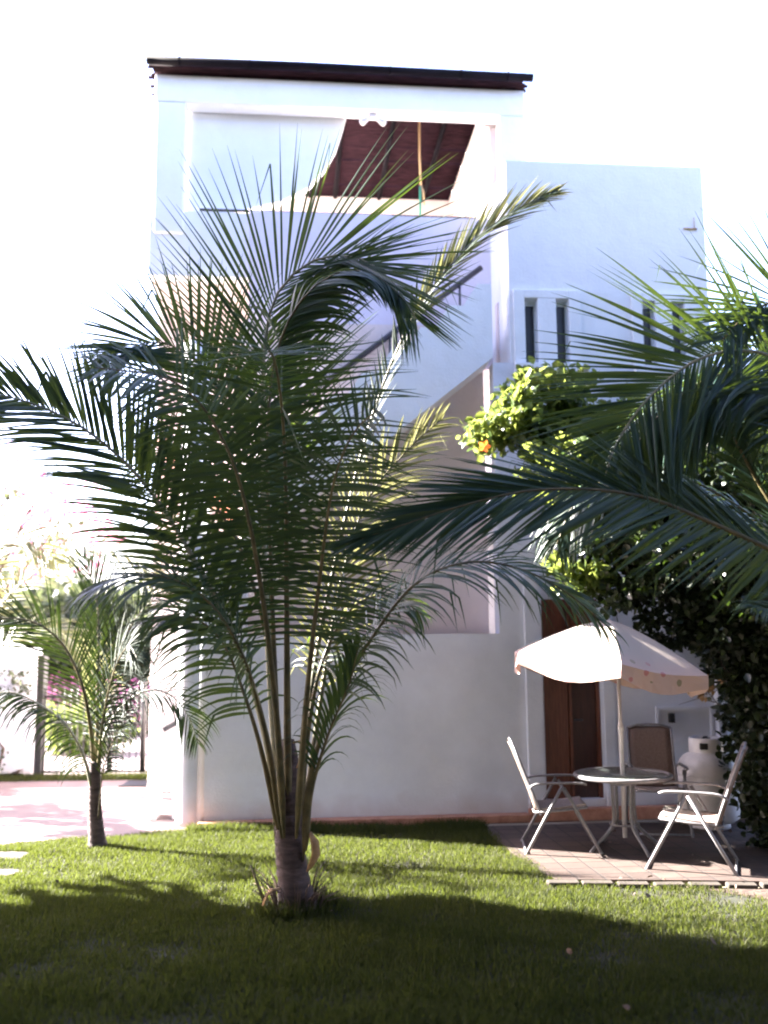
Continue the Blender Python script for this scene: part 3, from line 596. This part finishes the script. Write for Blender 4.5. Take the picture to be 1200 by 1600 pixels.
# bamboo roof: canes and rafters
mb = MB(); rb = random.Random(3); v_ = .88
while v_ < 4.3:
    r_ = rb.uniform(.018, .026); z_ = zc+.05+rb.uniform(-.006, .006); x0 = -.86+rb.uniform(-.09, .07)
    if not (2.60 < v_ < 2.62 or rb.random() < .03): mb.tube([(x0, v_, z_), (1.0, v_+rb.uniform(-.01, .01), z_+.01), (3.86+rb.uniform(-.05, .05), v_, z_)], r_, 6)
    v_ += r_*1.85
ro = mb.build('bamboo_roof', M['bamboo'], H)
mb = MB()
for uu in (-.55, .3, 1.15, 1.55, 2.25, 2.95, 3.7): mb.tube([(uu, 1.22, zc-.03), (uu, 4.09, zc-.03)], .035, 8)
mb.build('rafter', M['bamboo_dark'], ro)
mb = MB(); mb.tube([(-.90, .76, zc+.05), (1, .755, zc+.06), (3.92, .76, zc+.05)], .052, 8); 
for uu in (-.5, .35, 1.2, 2.1, 3.0, 3.6): mb.tube([(uu-.012, .76, zc+.055), (uu+.012, .76, zc+.055)], .058, 8)
mb.build('bamboo_edge', M['bamboo_dark'], ro)
# twin flood lamp under the beam, rope
L0 = hu(582, 176, 1.08); mb = MB(); mb.box(L0[0]-.05, L0[0]+.05, 1.03, 1.12, zb-.05, zb-.001)
for sd in (-1, 1): mb.tube([(L0[0]+sd*.04, 1.06, zb-.05), (L0[0]+sd*.08, 1.03, zb-.09), (L0[0]+sd*.14, 1.0, zb-.15)], [.02, .03, .045], 10)
mb.build('flood_lamp', M['tank'], H)
# right block
bt = hu(940, 256, 0)[1]; bl = 3.36; brr = hu(1099, 330, 0)[0]
mb = MB(); wins = []
for xa, xb in ((820, 840), (869, 889), (1004, 1024), (1050, 1070)):
    ua = hu(xa, 520, 0)[0]; ub = hu(xb, 520, 0)[0]; wins.append((ua, ub))
wz0, wz1 = hu(830, 567, 0)[1], hu(830, 467, 0)[1]
edges = [bl]+[e for w in wins for e in w]+[brr]
for i in range(0, len(edges), 2): mb.box(edges[i], edges[i+1], 0.0, .25, 5.001, bt)
for (a, b_) in wins: mb.box(a, b_, 0.0, .25, 5.001, wz0); mb.box(a, b_, 0.0, .25, wz1, bt)
mb.box(bl, 3.60, .25, 3.2, 3.4, bt-.004); mb.box(brr-.24, brr, .25, 3.2, 0, bt-.004); mb.box(bl, brr, 3.2, 3.4, 0, bt-.004); mb.box(3.60, brr-.24, .25, 3.2, bt-.4, bt-.2)
mb.box(3.60, brr-.24, .25, 3.2, 4.6, 4.8)
mb.box(5.9, 6.1, .25, 3.2, 0, 4.9)
mb.build('tower_block', M['plaster_up'], H, bevel=.012)
mb = MB()
for (a, b_) in (wins[0][:1]+wins[1][1:], wins[2][:1]+wins[3][1:]):
    # raised surround around each pair
    mb = MB(); mb.box(a-.13, a-.001, -.035, -.001, wz0-.02, wz1+.10); mb.box(b_+.001, b_+.13, -.035, -.001, wz0-.02, wz1+.10); mb.box(a-.001, b_+.001, -.035, -.001, wz1+.002, wz1+.10)
    mid_ = (wins[0][1], wins[1][0]) if a == wins[0][0] else (wins[2][1], wins[3][0])
    mb.box(mid_[0]+.001, mid_[1]-.001, -.035, -.001, wz0-.02, wz1); mb.box(a-.13, b_+.13, -.09, -.001, wz0-.12, wz0-.02)
    mb.build('window_surround', M['plaster_up'], H, bevel=.006)
for (a, b_) in wins:
    f = MB(); f.box(a+.001, b_-.001, .09, .14, wz1-.05, wz1-.001); f.box(b_-.016, b_-.001, .09, .14, wz0+.001, wz1-.055); f.box(a+.001, a+.008, .09, .14, wz0+.001, wz1-.055)
    fo = f.build('window', M['plaster_up'], H)
    g_ = MB(); g_.box(a+.008, b_-.016, .10, .112, wz0+.001, wz1-.055); g_.build('pane', M['glass'], fo)
# slit windows on the side face of the block (shallow grooves)
for vv in (.55, 1.35):
    mb = MB(); mb.box(bl-.02, bl-.001, vv, vv+.12, wz0-.1, wz1+.15); mb.build('side_slit', M['plaster_bounce'], H)
# stain and bracket near the top right corner of the block
q1 = hu(1078, 358, 0); mb = MB(); mb.box(q1[0]-.08, q1[0]+.08, -.02, -.001, q1[1]-.006, q1[1]+.006); mb.tube([(q1[0]+.05, -.012, q1[1]), (q1[0]+.05, -.012, q1[1]+.14)], .004, 6); mb.build('cable_bracket', M['fibre'], H)
# left wing set back
wl = hu(238, 900, 2.4)[0]; wz = hu(320, 432, 2.4)[1]
mb = MB(); mb.box(wl, 1.2, 2.4, 2.6, 0, wz-.3) ; mb.box(wl, wl+.2, 2.6, 6, 0, wz-.3); mb.box(wl, .3, 5.8, 6, 0, wz-.3)
mb.build('wing_wall', M['plaster_bounce'], H, bevel=.02)
mb = MB(); mb.box(-.02, .2, .22, 2.4, 0, 3.0); mb.build('inner_wall', M['plaster'], H)
# terracotta tiled canopy slope on the wing
c0 = hu(255, 695, 1.9); c1_ = hu(388, 830, 1.9); dv = (c1_[1]-c0[1])/(c1_[0]-c0[0])
mb = MB(); mb.prism([(c0[0], c0[1]), (c1_[0], c1_[1]), (c1_[0], c1_[1]-.14), (c0[0], c0[1]-.14)], 'y', 1.6, 2.399)
for i in range(7):
    vv = 1.62+i*.115; mb.tube([(c0[0], vv, c0[1]+.02), (c1_[0], vv, c1_[1]+.02)], .05, 8)
mb.build('tiled_canopy', M['terracotta'], H)
# little plaster bench with an arch
a0 = hu(243, 1265, .9)[0]; 
mb = MB(); ar = [(-.62, 0), (-.62, .30), (-.56, .40), (-.44, .44), (-.30, .45), (-.30, 0), (-.38, 0), (-.38, .28), (-.46, .34), (-.54, .28), (-.54, 0)]
mb.prism(ar[::-1], 'y', .45, .85); mb.build('plaster_bench', M['plaster'], H, bevel=.015)
# letter flap / lamp on the wing wall
l0 = hu(262, 1138, 1.9); mb = MB(); Mx = Matrix.Translation((l0[0], 2.30, l0[1])) @ Matrix.Rotation(R(-28), 4, 'Y'); mb.box(-.11, .11, -.06, .09, -.03, .03, M=Mx); mb.build('wall_lamp', M['black'], H)
# terracotta plinth along the foot of the wall
mb = MB(); mb.box(-.05, 3.4, -.16, -.003, -.01, .07); mb.box(3.4, 6.1, -.16, -.05, -.01, .12); mb.build('plinth', M['terracotta'], H, bevel=.008)

def hw(u, v, z): return O+EU*u+EV*v+Vector((0, 0, z))
# rope hanging from the terrace roof
rp0 = hu(655, 175, 1.6); pr = hw(rp0[0], 1.6, zc-.02)
TR = thing('hanging_rope', 'tan rope with a green cord knotted to its end, hanging under the bamboo roof', 'rope', pr)
mb = MB(); mb.tube([pr, pr-Vector((.005, 0, .6)), pr-Vector((-.008, 0, 1.0))], .014, 7); mb.tube([pr-Vector((-.008, 0, 1.0)), pr-Vector((-.04, 0, 1.1)), pr-Vector((-.05, 0, 1.28))], .012, 6); mb.build('rope', M['rope'], TR, world=True)
mb = MB(); mb.tube([pr-Vector((0, 0, 1.02)), pr-Vector((.005, 0, 1.3)), pr-Vector((.01, 0, 1.75))], .016, 6); mb.build('green_cord', M['green_rope'], TR, world=True)

# ------------------------------------------------------------------ gas tank
tb = Vector((3.22, 9.9, .03)); TK = thing('gas_tank', 'squat white gas tank with a collar standing behind the patio chairs', 'gas tank', tb)
mb = MB(); mb.lathe([(.24, .06), (.29, .10), (.297, .2), (.297, .52), (.29, .58), (.268, .64), (.225, .69), (.165, .728), (.09, .75), (.0, .77)], (0, 0, 0), 32)
tko = mb.build('tank', M['tank'], TK)
mb = MB(); mb.lathe([(.165, .73), (.165, .86), (.158, .87), (.15, .86), (.15, .73)], (0, 0, 0), 24, cap=False); mb.build('collar', M['tank'], TK)
mb = MB(); mb.lathe([(.298, .50), (.303, .505), (.303, .52), (.298, .525)], seg=32, cap=False); mb.build('weld_band', M['tank'], TK)
mb = MB(); mb.box(-.105, -.035, -.172, -.13, .765, .825); mb.build('collar_slot', M['black'], TK)
mb = MB(); mb.tube([(0, 0, .74), (0, 0, .88)], .025, 8); mb.tube([(-.04, -.02, .86), (.04, -.02, .86)], .012, 6); mb.build('valve', M['black'], TK)
mb = MB(); mb.lathe([(.2, 0), (.2, .08)], (0, 0, 0), 24); mb.build('foot_ring', M['tank'], TK)

# ------------------------------------------------------------------ patio set
TZ = .03
TB = thing('patio_table', 'round glass topped patio table with curved white metal legs', 'table', (2.13, 8.9, TZ-.03))
mb = MB(); mb.lathe([(.0, .67), (.41, .67), (.41, .678), (0, .678)], seg=40, cap=False); mb.build('glass_top', M['tglass'], TB)
mb = MB(); n_ = 40
ring = [(math.cos(2*math.pi*k/n_)*.42, math.sin(2*math.pi*k/n_)*.42, .673) for k in range(n_+1)]
mb.tube(ring, .020, 8, cap=False); mb.build('rim', M['white_metal'], TB)
for k in range(4):
    q = R(20+90*k); c, s = math.cos(q), math.sin(q)
    pr_ = [(.30, .655), (.14, .645), (.115, .60), (.11, .45), (.11, .30), (.14, .22), (.24, .13), (.34, .05), (.37, .01)]
    mb = MB(); C_, _ = catmull([(c*a, s*a, b_) for a, b_ in pr_], 24); mb.tube(C_, .015, 8); mb.build('leg', M['white_metal'], TB)
mb = MB()
for zz, rr_ in ((.60, .115), (.25, .125)):
    mb = MB(); mb.tube([(math.cos(2*math.pi*k/20)*rr_, math.sin(2*math.pi*k/20)*rr_, zz) for k in range(21)], .010, 6, cap=False); mb.build('hub_ring', M['white_metal'], TB)

# parasol
pc = Vector((2.13, 8.9, TZ)); PU = thing('patio_parasol', 'faded floral parasol with a flounced rim, standing through the round table', 'parasol', pc)
mb = MB(); mb.lathe([(.021, .10), (.021, 1.02), (.027, 1.03), (.027, 1.09), (.018, 1.10), (.018, 1.50)], seg=14); mb.build('pole_lower', M['tank'], PU)
mb = MB(); mb.lathe([(.016, 1.50), (.016, 1.97)], seg=12); mb.build('pole_upper', M['sling'], PU)
apx = Vector((-.06, 0, 2.03)); Tl = Matrix.Rotation(R(8), 3, 'Y')
NP = 6; RAD = .93; DROP = .39; rows = 9; per = 8
V = []; band = []; F_ = []
cols = NP*per
for i in range(rows+1):
    t = i/rows
    for k in range(cols):
        q = 2*math.pi*(k/cols)+R(25); ph = (k % per)/per; sag = math.sin(math.pi*ph)
        r_ = RAD*t*(1-.045*sag*t*1.2)*(1-(1-math.cos(math.pi/NP))*sag*.9); z_ = -DROP*(t**1.35)-.035*sag*t
        V.append(Tl @ Vector((r_*math.cos(q), r_*math.sin(q), z_))+apx); band.append(0.0 if t < .75 else (t-.75)/.25)
for i in range(2):
    for k in range(cols):
        q = 2*math.pi*(k/cols)+R(25); ph = (k % per)/per; sag = math.sin(math.pi*ph)
        r_ = RAD*(1-.045*sag*1.2)*(1-(1-math.cos(math.pi/NP))*sag*.9)*(1+.012*(i+1)*math.sin(q*37)); z_ = -DROP-.035*sag-(.055+.03*sag)*(i+1)
        V.append(Tl @ Vector((r_*math.cos(q), r_*math.sin(q), z_))+apx); band.append(1.)
for i in range(rows+2):
    for k in range(cols): F_.append((i*cols+k, i*cols+(k+1) % cols, (i+1)*cols+(k+1) % cols, (i+1)*cols+k))
mb = MB(); mb.add(V, F_, 0, False); co = mb.build('canopy', M['floral'], PU)
a_ = co.data.attributes.new('band', 'FLOAT', 'POINT'); a_.data.foreach_set('value', band)
sd_ = co.modifiers.new('solid', 'SOLIDIFY'); sd_.thickness = .004
for k in range(NP):
    q = 2*math.pi*k/NP+R(25); mb = MB(); pts = []
    for i in range(7):
        t = i/6*.98+.01; pts.append(Tl @ Vector((RAD*t*math.cos(q), RAD*t*math.sin(q), -DROP*t**1.35-.012))+apx)
    mb.tube(pts, .006, 5); mid = pts[3]; mb.tube([mid, Vector((0, 0, 1.62))], .005, 5); mb.build('rib', M['tank'], PU)

# folding sling chairs
def chair(label):
    T_ = thing('patio_chair', label, 'chair', group='folding patio chairs round the table')
    W_ = .27; WM = M['white_metal']
    for s in (-1, 1):
        y = s*W_
        for (xa, za), (xb, zb_) in ((( .03, .63), (-.34, .012)), ((.05, .61), (.40, .012))):
            mb = MB(); yy = y+s*(.0 if xb > 0 else .022); mb.tube([(xa, yy, za), ((xa+xb)/2, yy, (za+zb_)/2), (xb, yy, zb_)], .016, 8); mb.build('leg', WM, T_)
        mb = MB(); C_, _ = catmull([(-.30, y, .60), (-.22, y, .645), (0, y, .655), (.20, y, .655), (.27, y, .64)], 14); mb.tube(C_, [.014]+[.022]*12+[.016], 8, flat=.55); mb.build('armrest', WM, T_)
    mb = MB(); fr = [(-.18, .36), (-.25, .55), (-.36, .82), (-.435, 1.00)]
    for s in (-1, 1): mb.tube([(x, s*.235, z) for x, z in fr], .0125, 8)
    mb.tube([(-.435, -.235, 1.0), (-.452, -.12, 1.03), (-.458, 0, 1.037), (-.452, .12, 1.03), (-.435, .235, 1.0)], .0125, 8)
    bf = mb.build('back_frame', WM, T_)
    mb = MB()
    for s in (-1, 1): mb.tube([(-.24, s*.235, .385), (0, s*.235, .40), (.27, s*.235, .43)], .0125, 8)
    mb.tube([(.27, -.235, .43), (.27, .235, .43)], .0125, 8); mb.tube([(-.24, -.24, .385), (-.24, .24, .385)], .011, 8)
    mb.build('seat_frame', WM, T_)
    def slab(name, prof, mat):
        mb = MB(); V = []; F2 = []; ny = 7; C_, _ = catmull([(x, 0, z) for x, z in prof], 14)
        for i, p in enumerate(C_):
            for j in range(ny):
                y = -.225+.45*j/(ny-1); sg = (1-(y/.225)**2)*.014; V.append((p.x-(sg if name == 'backrest' else 0), y, p.z-(sg if name == 'seat' else 0)))
        for i in range(13):
            for j in range(ny-1): a = i*ny+j; F2.append((a, a+1, a+ny+1, a+ny))
        mb.add(V, F2, 0, True); o = mb.build(name, mat, T_); q = o.modifiers.new('s', 'SOLIDIFY'); q.thickness = .02; return o
    slab('backrest', [(-.20, .40), (-.25, .55), (-.36, .82), (-.43, .99), (-.445, 1.015)], M['sling'])
    slab('seat', [(-.22, .40), (0, .412), (.2, .435), (.265, .445)], M['seat_sling'])
    for xx, z_ in ((-.33, .03), (.39, .03)):
        mb = MB(); mb.tube([(xx, -W_-.02, z_), (xx, W_+.02, z_)], .011, 7); mb.build('stretcher', WM, T_)
    return T_
c1 = chair('beige folding patio chair seen from the side, in front of the brown door')
c1.location = (1.54, 8.98, TZ-.02); c1.scale = (.9, .94, .95); c1.rotation_euler = (0, 0, R(-4))
c2 = copy_tree(c1); c2['label'] = 'beige folding patio chair behind the glass table, next to the gas tank'
c2.location = (2.66, 9.72, TZ); c2.rotation_euler = (0, 0, R(-97))
c3 = copy_tree(c1); c3['label'] = 'beige folding patio chair beside the dark bushes, its seat in the sun'
c3.scale = (.95, .98, .98); c3.location = (2.56, 8.27, TZ-.02); c3.rotation_euler = (0, 0, R(160))

# ------------------------------------------------------------------ hibiscus tree over the door and dark bushes at the right
def blobs(l): return [(*at(x, y, Y), r, sc) for x, y, Y, r, sc in l]
hb = Vector((4.0, 9.5, .03)); HT = thing('hibiscus_tree', 'leafy hibiscus tree with sunlit yellow green leaves arching over the door', 'tree', hb)
S1 = (1, .8, .9)
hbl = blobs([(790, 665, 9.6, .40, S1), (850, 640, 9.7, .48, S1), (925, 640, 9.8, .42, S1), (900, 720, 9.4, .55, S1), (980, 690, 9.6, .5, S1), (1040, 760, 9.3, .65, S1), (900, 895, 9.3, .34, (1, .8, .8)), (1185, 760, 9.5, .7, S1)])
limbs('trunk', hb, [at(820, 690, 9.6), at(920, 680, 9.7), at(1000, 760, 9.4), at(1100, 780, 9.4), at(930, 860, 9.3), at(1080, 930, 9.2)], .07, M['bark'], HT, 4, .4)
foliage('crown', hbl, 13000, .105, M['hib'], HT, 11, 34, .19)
g = random.Random(9)
for i, (x, y, Y) in enumerate([(757, 698, 9.25), (1197, 840, 8.5), (1138, 481, 9.6)][:2]):
    mb = MB(); c = at(x, y, Y)
    for k in range(5):
        q = 2*math.pi*k/5; a = Vector((math.cos(q), -.35, math.sin(q))); b_ = Vector((math.cos(q+.5), -.2, math.sin(q+.5))); d_ = Vector((math.cos(q-.5), -.2, math.sin(q-.5)))
        mb.add([c, c+b_*.045, c+a*.068, c+d_*.045], [(0, 1, 2, 3)])
    mb.tube([c, c+Vector((0, -.05, -.01))], .006, 5)
    mb.build('flower', M['flower'], HT, world=True)
sb = Vector((4.2, 8.9, .03)); SB = thing('dense_bush', 'dense dark green bush filling the right edge beside the patio', 'bush', sb)
S2 = (1, 1, 1)
sbl = blobs([(960, 830, 9.2, .45, (1, .8, .7)), (1010, 905, 9.1, .45, (1, .8, .8)), (1130, 860, 9.1, .7, S2), (1060, 965, 9.1, .36, S2), (1120, 750, 9.2, .6, S2), (1050, 850, 9.1, .5, S2), (1140, 950, 9.0, .5, S2), (1210, 930, 9.0, .75, S2), (1250, 1060, 9.0, .75, S2), (1175, 1050, 9.2, .36, S2), (1120, 1000, 9.3, .30, S2), (1250, 1200, 9.0, .6, S2), (1205, 1150, 9.6, .35, S2), (1235, 1290, 9.0, .42, S2), (1250, 850, 9.0, .8, S2), (1290, 1000, 9.2, .9, S2)])
limbs('trunk', sb, [at(1130, 960, 9.0), at(1220, 930, 9.0), at(1180, 1060, 9.2), at(1260, 1100, 9.0), at(1240, 860, 9)], .06, M['bark'], SB, 8, .35, 5)
foliage('crown', sbl, 34000, .085, M['dark_leaf'], SB, 12, 40, .2)
vb = Vector((4.6, 10.6, 0)); VB = thing('climbing_vine', 'dark climbing vine behind the gas tank with reddish dry leaves', 'vine', vb)
limbs('stem', vb, [at(1100, 1075, 10.2), at(1130, 1150, 10.3), at(1160, 1000, 10.2)], .03, M['bark'], VB, 5, .3, 5)
foliage('leaves', blobs([(1120, 1060, 10.1, .2, S2), (1145, 1120, 10.3, .13, S2), (1180, 1120, 10.35, .28, S2), (1195, 1230, 10.4, .3, S2), (1170, 980, 10.3, .5, S2)]), 4500, .07, M['dark_leaf'], VB, 14, 30, .2)
foliage('dry_leaves', blobs([(1098, 1072, 10.0, .12, S2)]), 60, .08, M['fibre'], VB, 15, 10, .3)
db = Vector((5.2, 10.0, 0)); DB = thing('sunlit_tree', 'sunlit yellowish tree showing above the dark bush at the right edge', 'tree', db)
limbs('trunk', db, [at(1200, 700, 10), at(1250, 650, 10), at(1170, 620, 10.2)], .08, M['bark'], DB, 18, .5, 5)
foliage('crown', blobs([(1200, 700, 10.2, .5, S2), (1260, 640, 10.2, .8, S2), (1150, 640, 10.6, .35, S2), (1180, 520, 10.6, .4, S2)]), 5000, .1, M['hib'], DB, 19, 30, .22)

# ------------------------------------------------------------------ left background: wall, gate, trees
GW = thing('garden_wall', 'white plastered garden wall left of the iron gate', 'wall', (-5.1, 14.2, 0))
x1 = gnd(58, 1212).x; zt_ = at(40, 1013, 14.2).z
mb = MB(); mb.box(-14, x1, 14.1, 14.35, 0, zt_); mb.build('wall', M['plaster'], GW, world=True, bevel=.05)
mb = MB(); mb.box(x1+.002, x1+.09, 14.12, 14.3, 0, zt_-.1); mb.build('gate_post', M['black'], GW, world=True)
gx0, gx1 = x1+.10, at(228, 1150, 14.2).x+.15; gt = at(140, 1088, 14.2).z
GT = thing('iron_gate', 'black iron bar gate closing the driveway from the street', 'gate', ((gx0+gx1)/2, 14.2, 0))
mb = MB()
for z_ in (.06, .75, gt): mb.tube([(gx0, 14.2, z_), (gx1, 14.2, z_)], .018, 6)
mb.build('rail', M['black'], GT, world=True)
nb = 17
for i in range(nb+1):
    x = gx0+(gx1-gx0)*i/nb; r_ = .045 if i in (10, 15) else .010; mb = MB(); mb.tube([(x, 14.2, .04), (x, 14.2, gt+(.12 if r_ < .02 else .2))], r_, 6); mb.build('bar' if r_ < .02 else 'gate_stile', M['black'], GT, world=True)
# drain grate
dg = gnd(212, 1226); mb = MB()
for i in range(9): mb.box(dg.x-.16+i*.042, dg.x-.135+i*.042, dg.y-.22, dg.y+.22, .004, .02)
mb.box(dg.x-.17, dg.x+.22, dg.y-.235, dg.y-.221, .003, .022); mb.box(dg.x-.17, dg.x+.22, dg.y+.221, dg.y+.235, .003, .022)
o = mb.build('drain_grate', M['black']); tag(o, 'dark metal drain grate let into the driveway beside the house corner', 'drain grate')
# bougainvillea
bb = Vector((-6.3, 13.3, 0)); BG = thing('bougainvillea', 'tall sparse bougainvillea with pink blossoms against the white sky', 'flowering shrub', bb)
limbs('trunk', bb, [at(10, 800, 13.2), at(30, 850, 13), at(60, 780, 13.2), at(110, 790, 13.4), at(20, 730, 13.2), at(150, 800, 13.4), at(80, 730, 13.3)], .07, M['bark'], BG, 23, .5, 4)
foliage('blossoms', blobs([(10, 740, 13.2, .45, S2), (65, 765, 13.2, .45, S2), (120, 780, 13.4, .5, S2), (60, 830, 13, .4, S2), (140, 840, 13.3, .45, S2), (30, 880, 13.2, .35, S2), (165, 850, 13.5, .35, S2)]), 900, .075, M['pink_leaf'], BG, 24, 14, .16)
foliage('leaves', blobs([(20, 880, 13.1, .4, S2), (10, 790, 13.2, .4, S2), (100, 850, 13.2, .4, S2)]), 500, .08, M['far_leaf'], BG, 25, 16, .2)
vn = gnd(6, 1212); VN = thing('woody_vine', 'brown woody vine stems tangled at the foot of the garden wall', 'vine', vn)
mb = MB(); rr = random.Random(4)
for i in range(26):
    a = vn+Vector((rr.uniform(-.4, .18), rr.uniform(-.25, .0), 0)); h = rr.uniform(.2, 1.5) if i < 8 else rr.uniform(.1, .5)
    bq = a+Vector((rr.uniform(-.3, .3), rr.uniform(-.1, .05), h)); mb.tube([a, a.lerp(bq, .4)+Vector((rr.uniform(-.1, .1), 0, .05)), a.lerp(bq, .7)+Vector((rr.uniform(-.12, .12), 0, 0)), bq], [.022, .018, .012, .005], 5)
mb.build('stems', M['bark'], VN, world=True)
foliage('leaves', [(vn.x-.1, vn.y-.1, .2, .3), (vn.x+.25, 13.95, 1.35, .22), (vn.x-.1, 13.9, 1.1, .2)], 420, .07, M['far_leaf'], VN, 31, 14, .3)
# across the street
SH = [('bush', 'low yellow green bush across the street, seen through the gate', (112, 1128, 17.0), .55, 'hib', 2600), ]
for nm, lb, (x, y, Y), r_, mt_, n_ in SH:
    c = at(x, y, Y); T_ = thing('street_bush', lb, 'bush', (c.x, c.y, 0)); limbs('stems', (c.x, c.y, 0), [c, c+Vector((.3, 0, .1)), c+Vector((-.3, 0, .1))], .03, M['bark'], T_, 3, .4)
    foliage('leaves', [(c.x, c.y, c.z-.05, r_, (1.2, .7, .7)), (c.x+.5, c.y, c.z-.25, r_*.8)], n_, .10, M[mt_], T_, 41, 20, .25)
tr = [((60, 985, 22), 1.5, 'tall leafy tree across the street behind the garden wall', 'far_leaf'), ((130, 1000, 23), 1.6, 'rounded green tree across the street, above the gate', 'dark_leaf'), ((205, 1010, 22), 1.5, 'shady tree across the street close to the house corner', 'far_leaf'), ((-60, 960, 24), 2.2, 'tree across the street at the far left edge', 'far_leaf')]
for i, ((x, y, Y), r_, lb, mt_) in enumerate(tr):
    c = at(x, y, Y); T_ = thing('street_tree', lb, 'tree', (c.x, c.y, 0), group='trees across the street')
    limbs('trunk', (c.x, c.y, 0), [c+Vector((dx, 0, dz)) for dx, dz in ((-.8, .3), (0, .8), (.8, .2), (.2, -.3))], .11, M['bark'], T_, 50+i, .45)
    foliage('crown', [(c.x, c.y, c.z, r_, (1, .8, .75)), (c.x-.8, c.y, c.z-.4, r_*.7), (c.x+.8, c.y, c.z-.3, r_*.7)], 7000, .17, M[mt_], T_, 60+i, 30, .2)
c = at(150, 1100, 20.6); T_ = thing('pink_hedge', 'low pinkish flowering hedge along the far side of the street', 'hedge', (c.x, c.y, 0))
foliage('leaves', [(c.x+dx, c.y, .55, .6, (1.1, .6, .8)) for dx in (-3.5, -2.6, -1.7, -.8, .1, 1.0, 1.9)], 7000, .13, M['far_leaf'], T_, 71, 24, .25)
foliage('blossoms', [(c.x+dx, c.y-.1, .7, .6, (1.1, .6, .8)) for dx in (-3.5, -2.6, -1.7, -.8, .1, 1.0, 1.9)], 2500, .10, M['pink_leaf'], T_, 72, 24, .25)

# ------------------------------------------------------------------ unseen foliage round the camera (shades the lawn, driveway and lower walls)
def unseen_tree(loc, bl, n, label, seed, size=.2, r0=.16, mat='dark_leaf'):
    T_ = thing('unseen_tree', label, 'tree', loc); limbs('trunk', loc, [Vector(b_[:3]) for b_ in bl], r0, M['bark'], T_, seed, .45)
    foliage('crown', bl, n, size, M[mat], T_, seed, 60, .2); return T_
unseen_tree((-7.2, 7.2, 0), [(-7, 7.50, 3.9, 1.8, (.8, 1.0, 1)), (-7, 6.20, 3.8, 2.0, (.8, 1, 1)), (-7, 8.80, 4.6, 1.1, (.8, 1.0, .8)), (-7.2, 7.20, 5.1, 1.3, (.8, 1, .8)), (-7, 4.60, 3.6, 2.0, (.8, 1, 1)), (-7, 7.40, 2.4, 1.1, (.8, 1.1, .8)), (-7, 8.30, 6.7, 1.55, (.9, 1, 1)), (-7, 6.40, 6.6, 1.9, (.9, 1, 1)), (-7, 8.60, 8.3, 1.3, (.9, 1, .8))], 50000, 'broad shade tree left of the lawn, outside the picture', 81, size=.3)
for i, (x, y, lb) in enumerate([(-9, .5, 'tall unseen tree added behind the camera, farthest to the left'), (-4.6, -3, 'tall unseen tree added behind the camera, left of the middle one'), (0, -4, 'tall unseen tree added straight behind the camera'), (4.6, -3, 'tall unseen tree added behind the camera, right of the middle one'), (9, .5, 'tall unseen tree added behind the camera, farthest to the right'), (8.6, 5.6, 'tall unseen tree beyond the right edge of the patio')]):  # unseen trees put here to dim the sky light on the lower walls
    unseen_tree((x, y, 0), [(x, y, 2.2, 2.2), (x-1, y, 4.2, 2.5), (x+1.2, y, 5.0, 2.5), (x, y, 7.0, 2.3)], 9000, lb, 90+i, size=.36)
T_ = thing('driveway_shade_leaves', 'loose unseen leaf layers added beside the driveway to streak it with shade', 'hedge', (-8.2, 12.4, 0))
foliage('leaves', [(-8.2, 10.7, 2.1, .55, (1, 1.2, .5)), (-8.0, 11.9, 1.5, .7, (1, 1.3, .45)), (-8.3, 12.6, 2.7, .6, (1, 1.3, .4)), (-8.2, 13.8, 1.8, .6, (1, 1.3, .45)), (-8.2, 12.0, 3.3, .4, (1, 1.2, .4)), (-8.3, 11.4, .7, .7, (1, 1.4, .7)), (-8.3, 13.2, .7, .8, (1, 1.4, .7))], 4500, .14, M['far_leaf'], T_, 101, 26, .2)  # unseen leaves, layered so that their shade streaks the driveway
unseen_tree((-3.2, -1.2, 0), [(-2.5, .2, 6.6, 2.2, (1, 1, .45)), (1.0, .0, 6.9, 2.4, (1, 1, .45)), (3.6, .6, 6.6, 2.2, (1, 1, .45)), (-4.8, 1.6, 6.4, 2.0, (1, 1, .45)), (0, 1.2, 7.4, 2.2, (1, .8, .4)), (2, 2.6, 8.0, 2.0, (1, .8, .35)), (-2.5, 2.6, 8.0, 2.0, (1, .8, .35)), (-1.2, 4.2, 9.2, 2.3, (1, 1, .3)), (2.6, 4.2, 9.2, 2.3, (1, 1, .3))], 22000, 'unseen tree canopy added over the camera to darken the foreground', 120, size=.36)  # unseen canopy added to keep sky light off the foreground lawn
g_ = np.random.default_rng(77); n_ = 150
X = g_.uniform(-3.8, 3.6, n_); Y = g_.uniform(4.8, 10, n_); k_ = g_.uniform(0, 1, n_) < (.06+.94*np.clip((X-1)/2.5, 0, 1)); X = X[k_]; Y = Y[k_]
Pp = np.stack([X, Y, g_.uniform(.035, .06, len(X))], 1)
o = np_mesh('fallen_leaves', leaf_verts(Pp, .05, g_, 0, np.stack([g_.normal(0, 3, len(X)), g_.normal(0, 3, len(X)), np.zeros(len(X))], 1)), 7, M['bark'], None, LF)
tag(o, 'dry brown fallen leaves scattered over the lawn and patio', 'fallen leaves', kind='stuff')
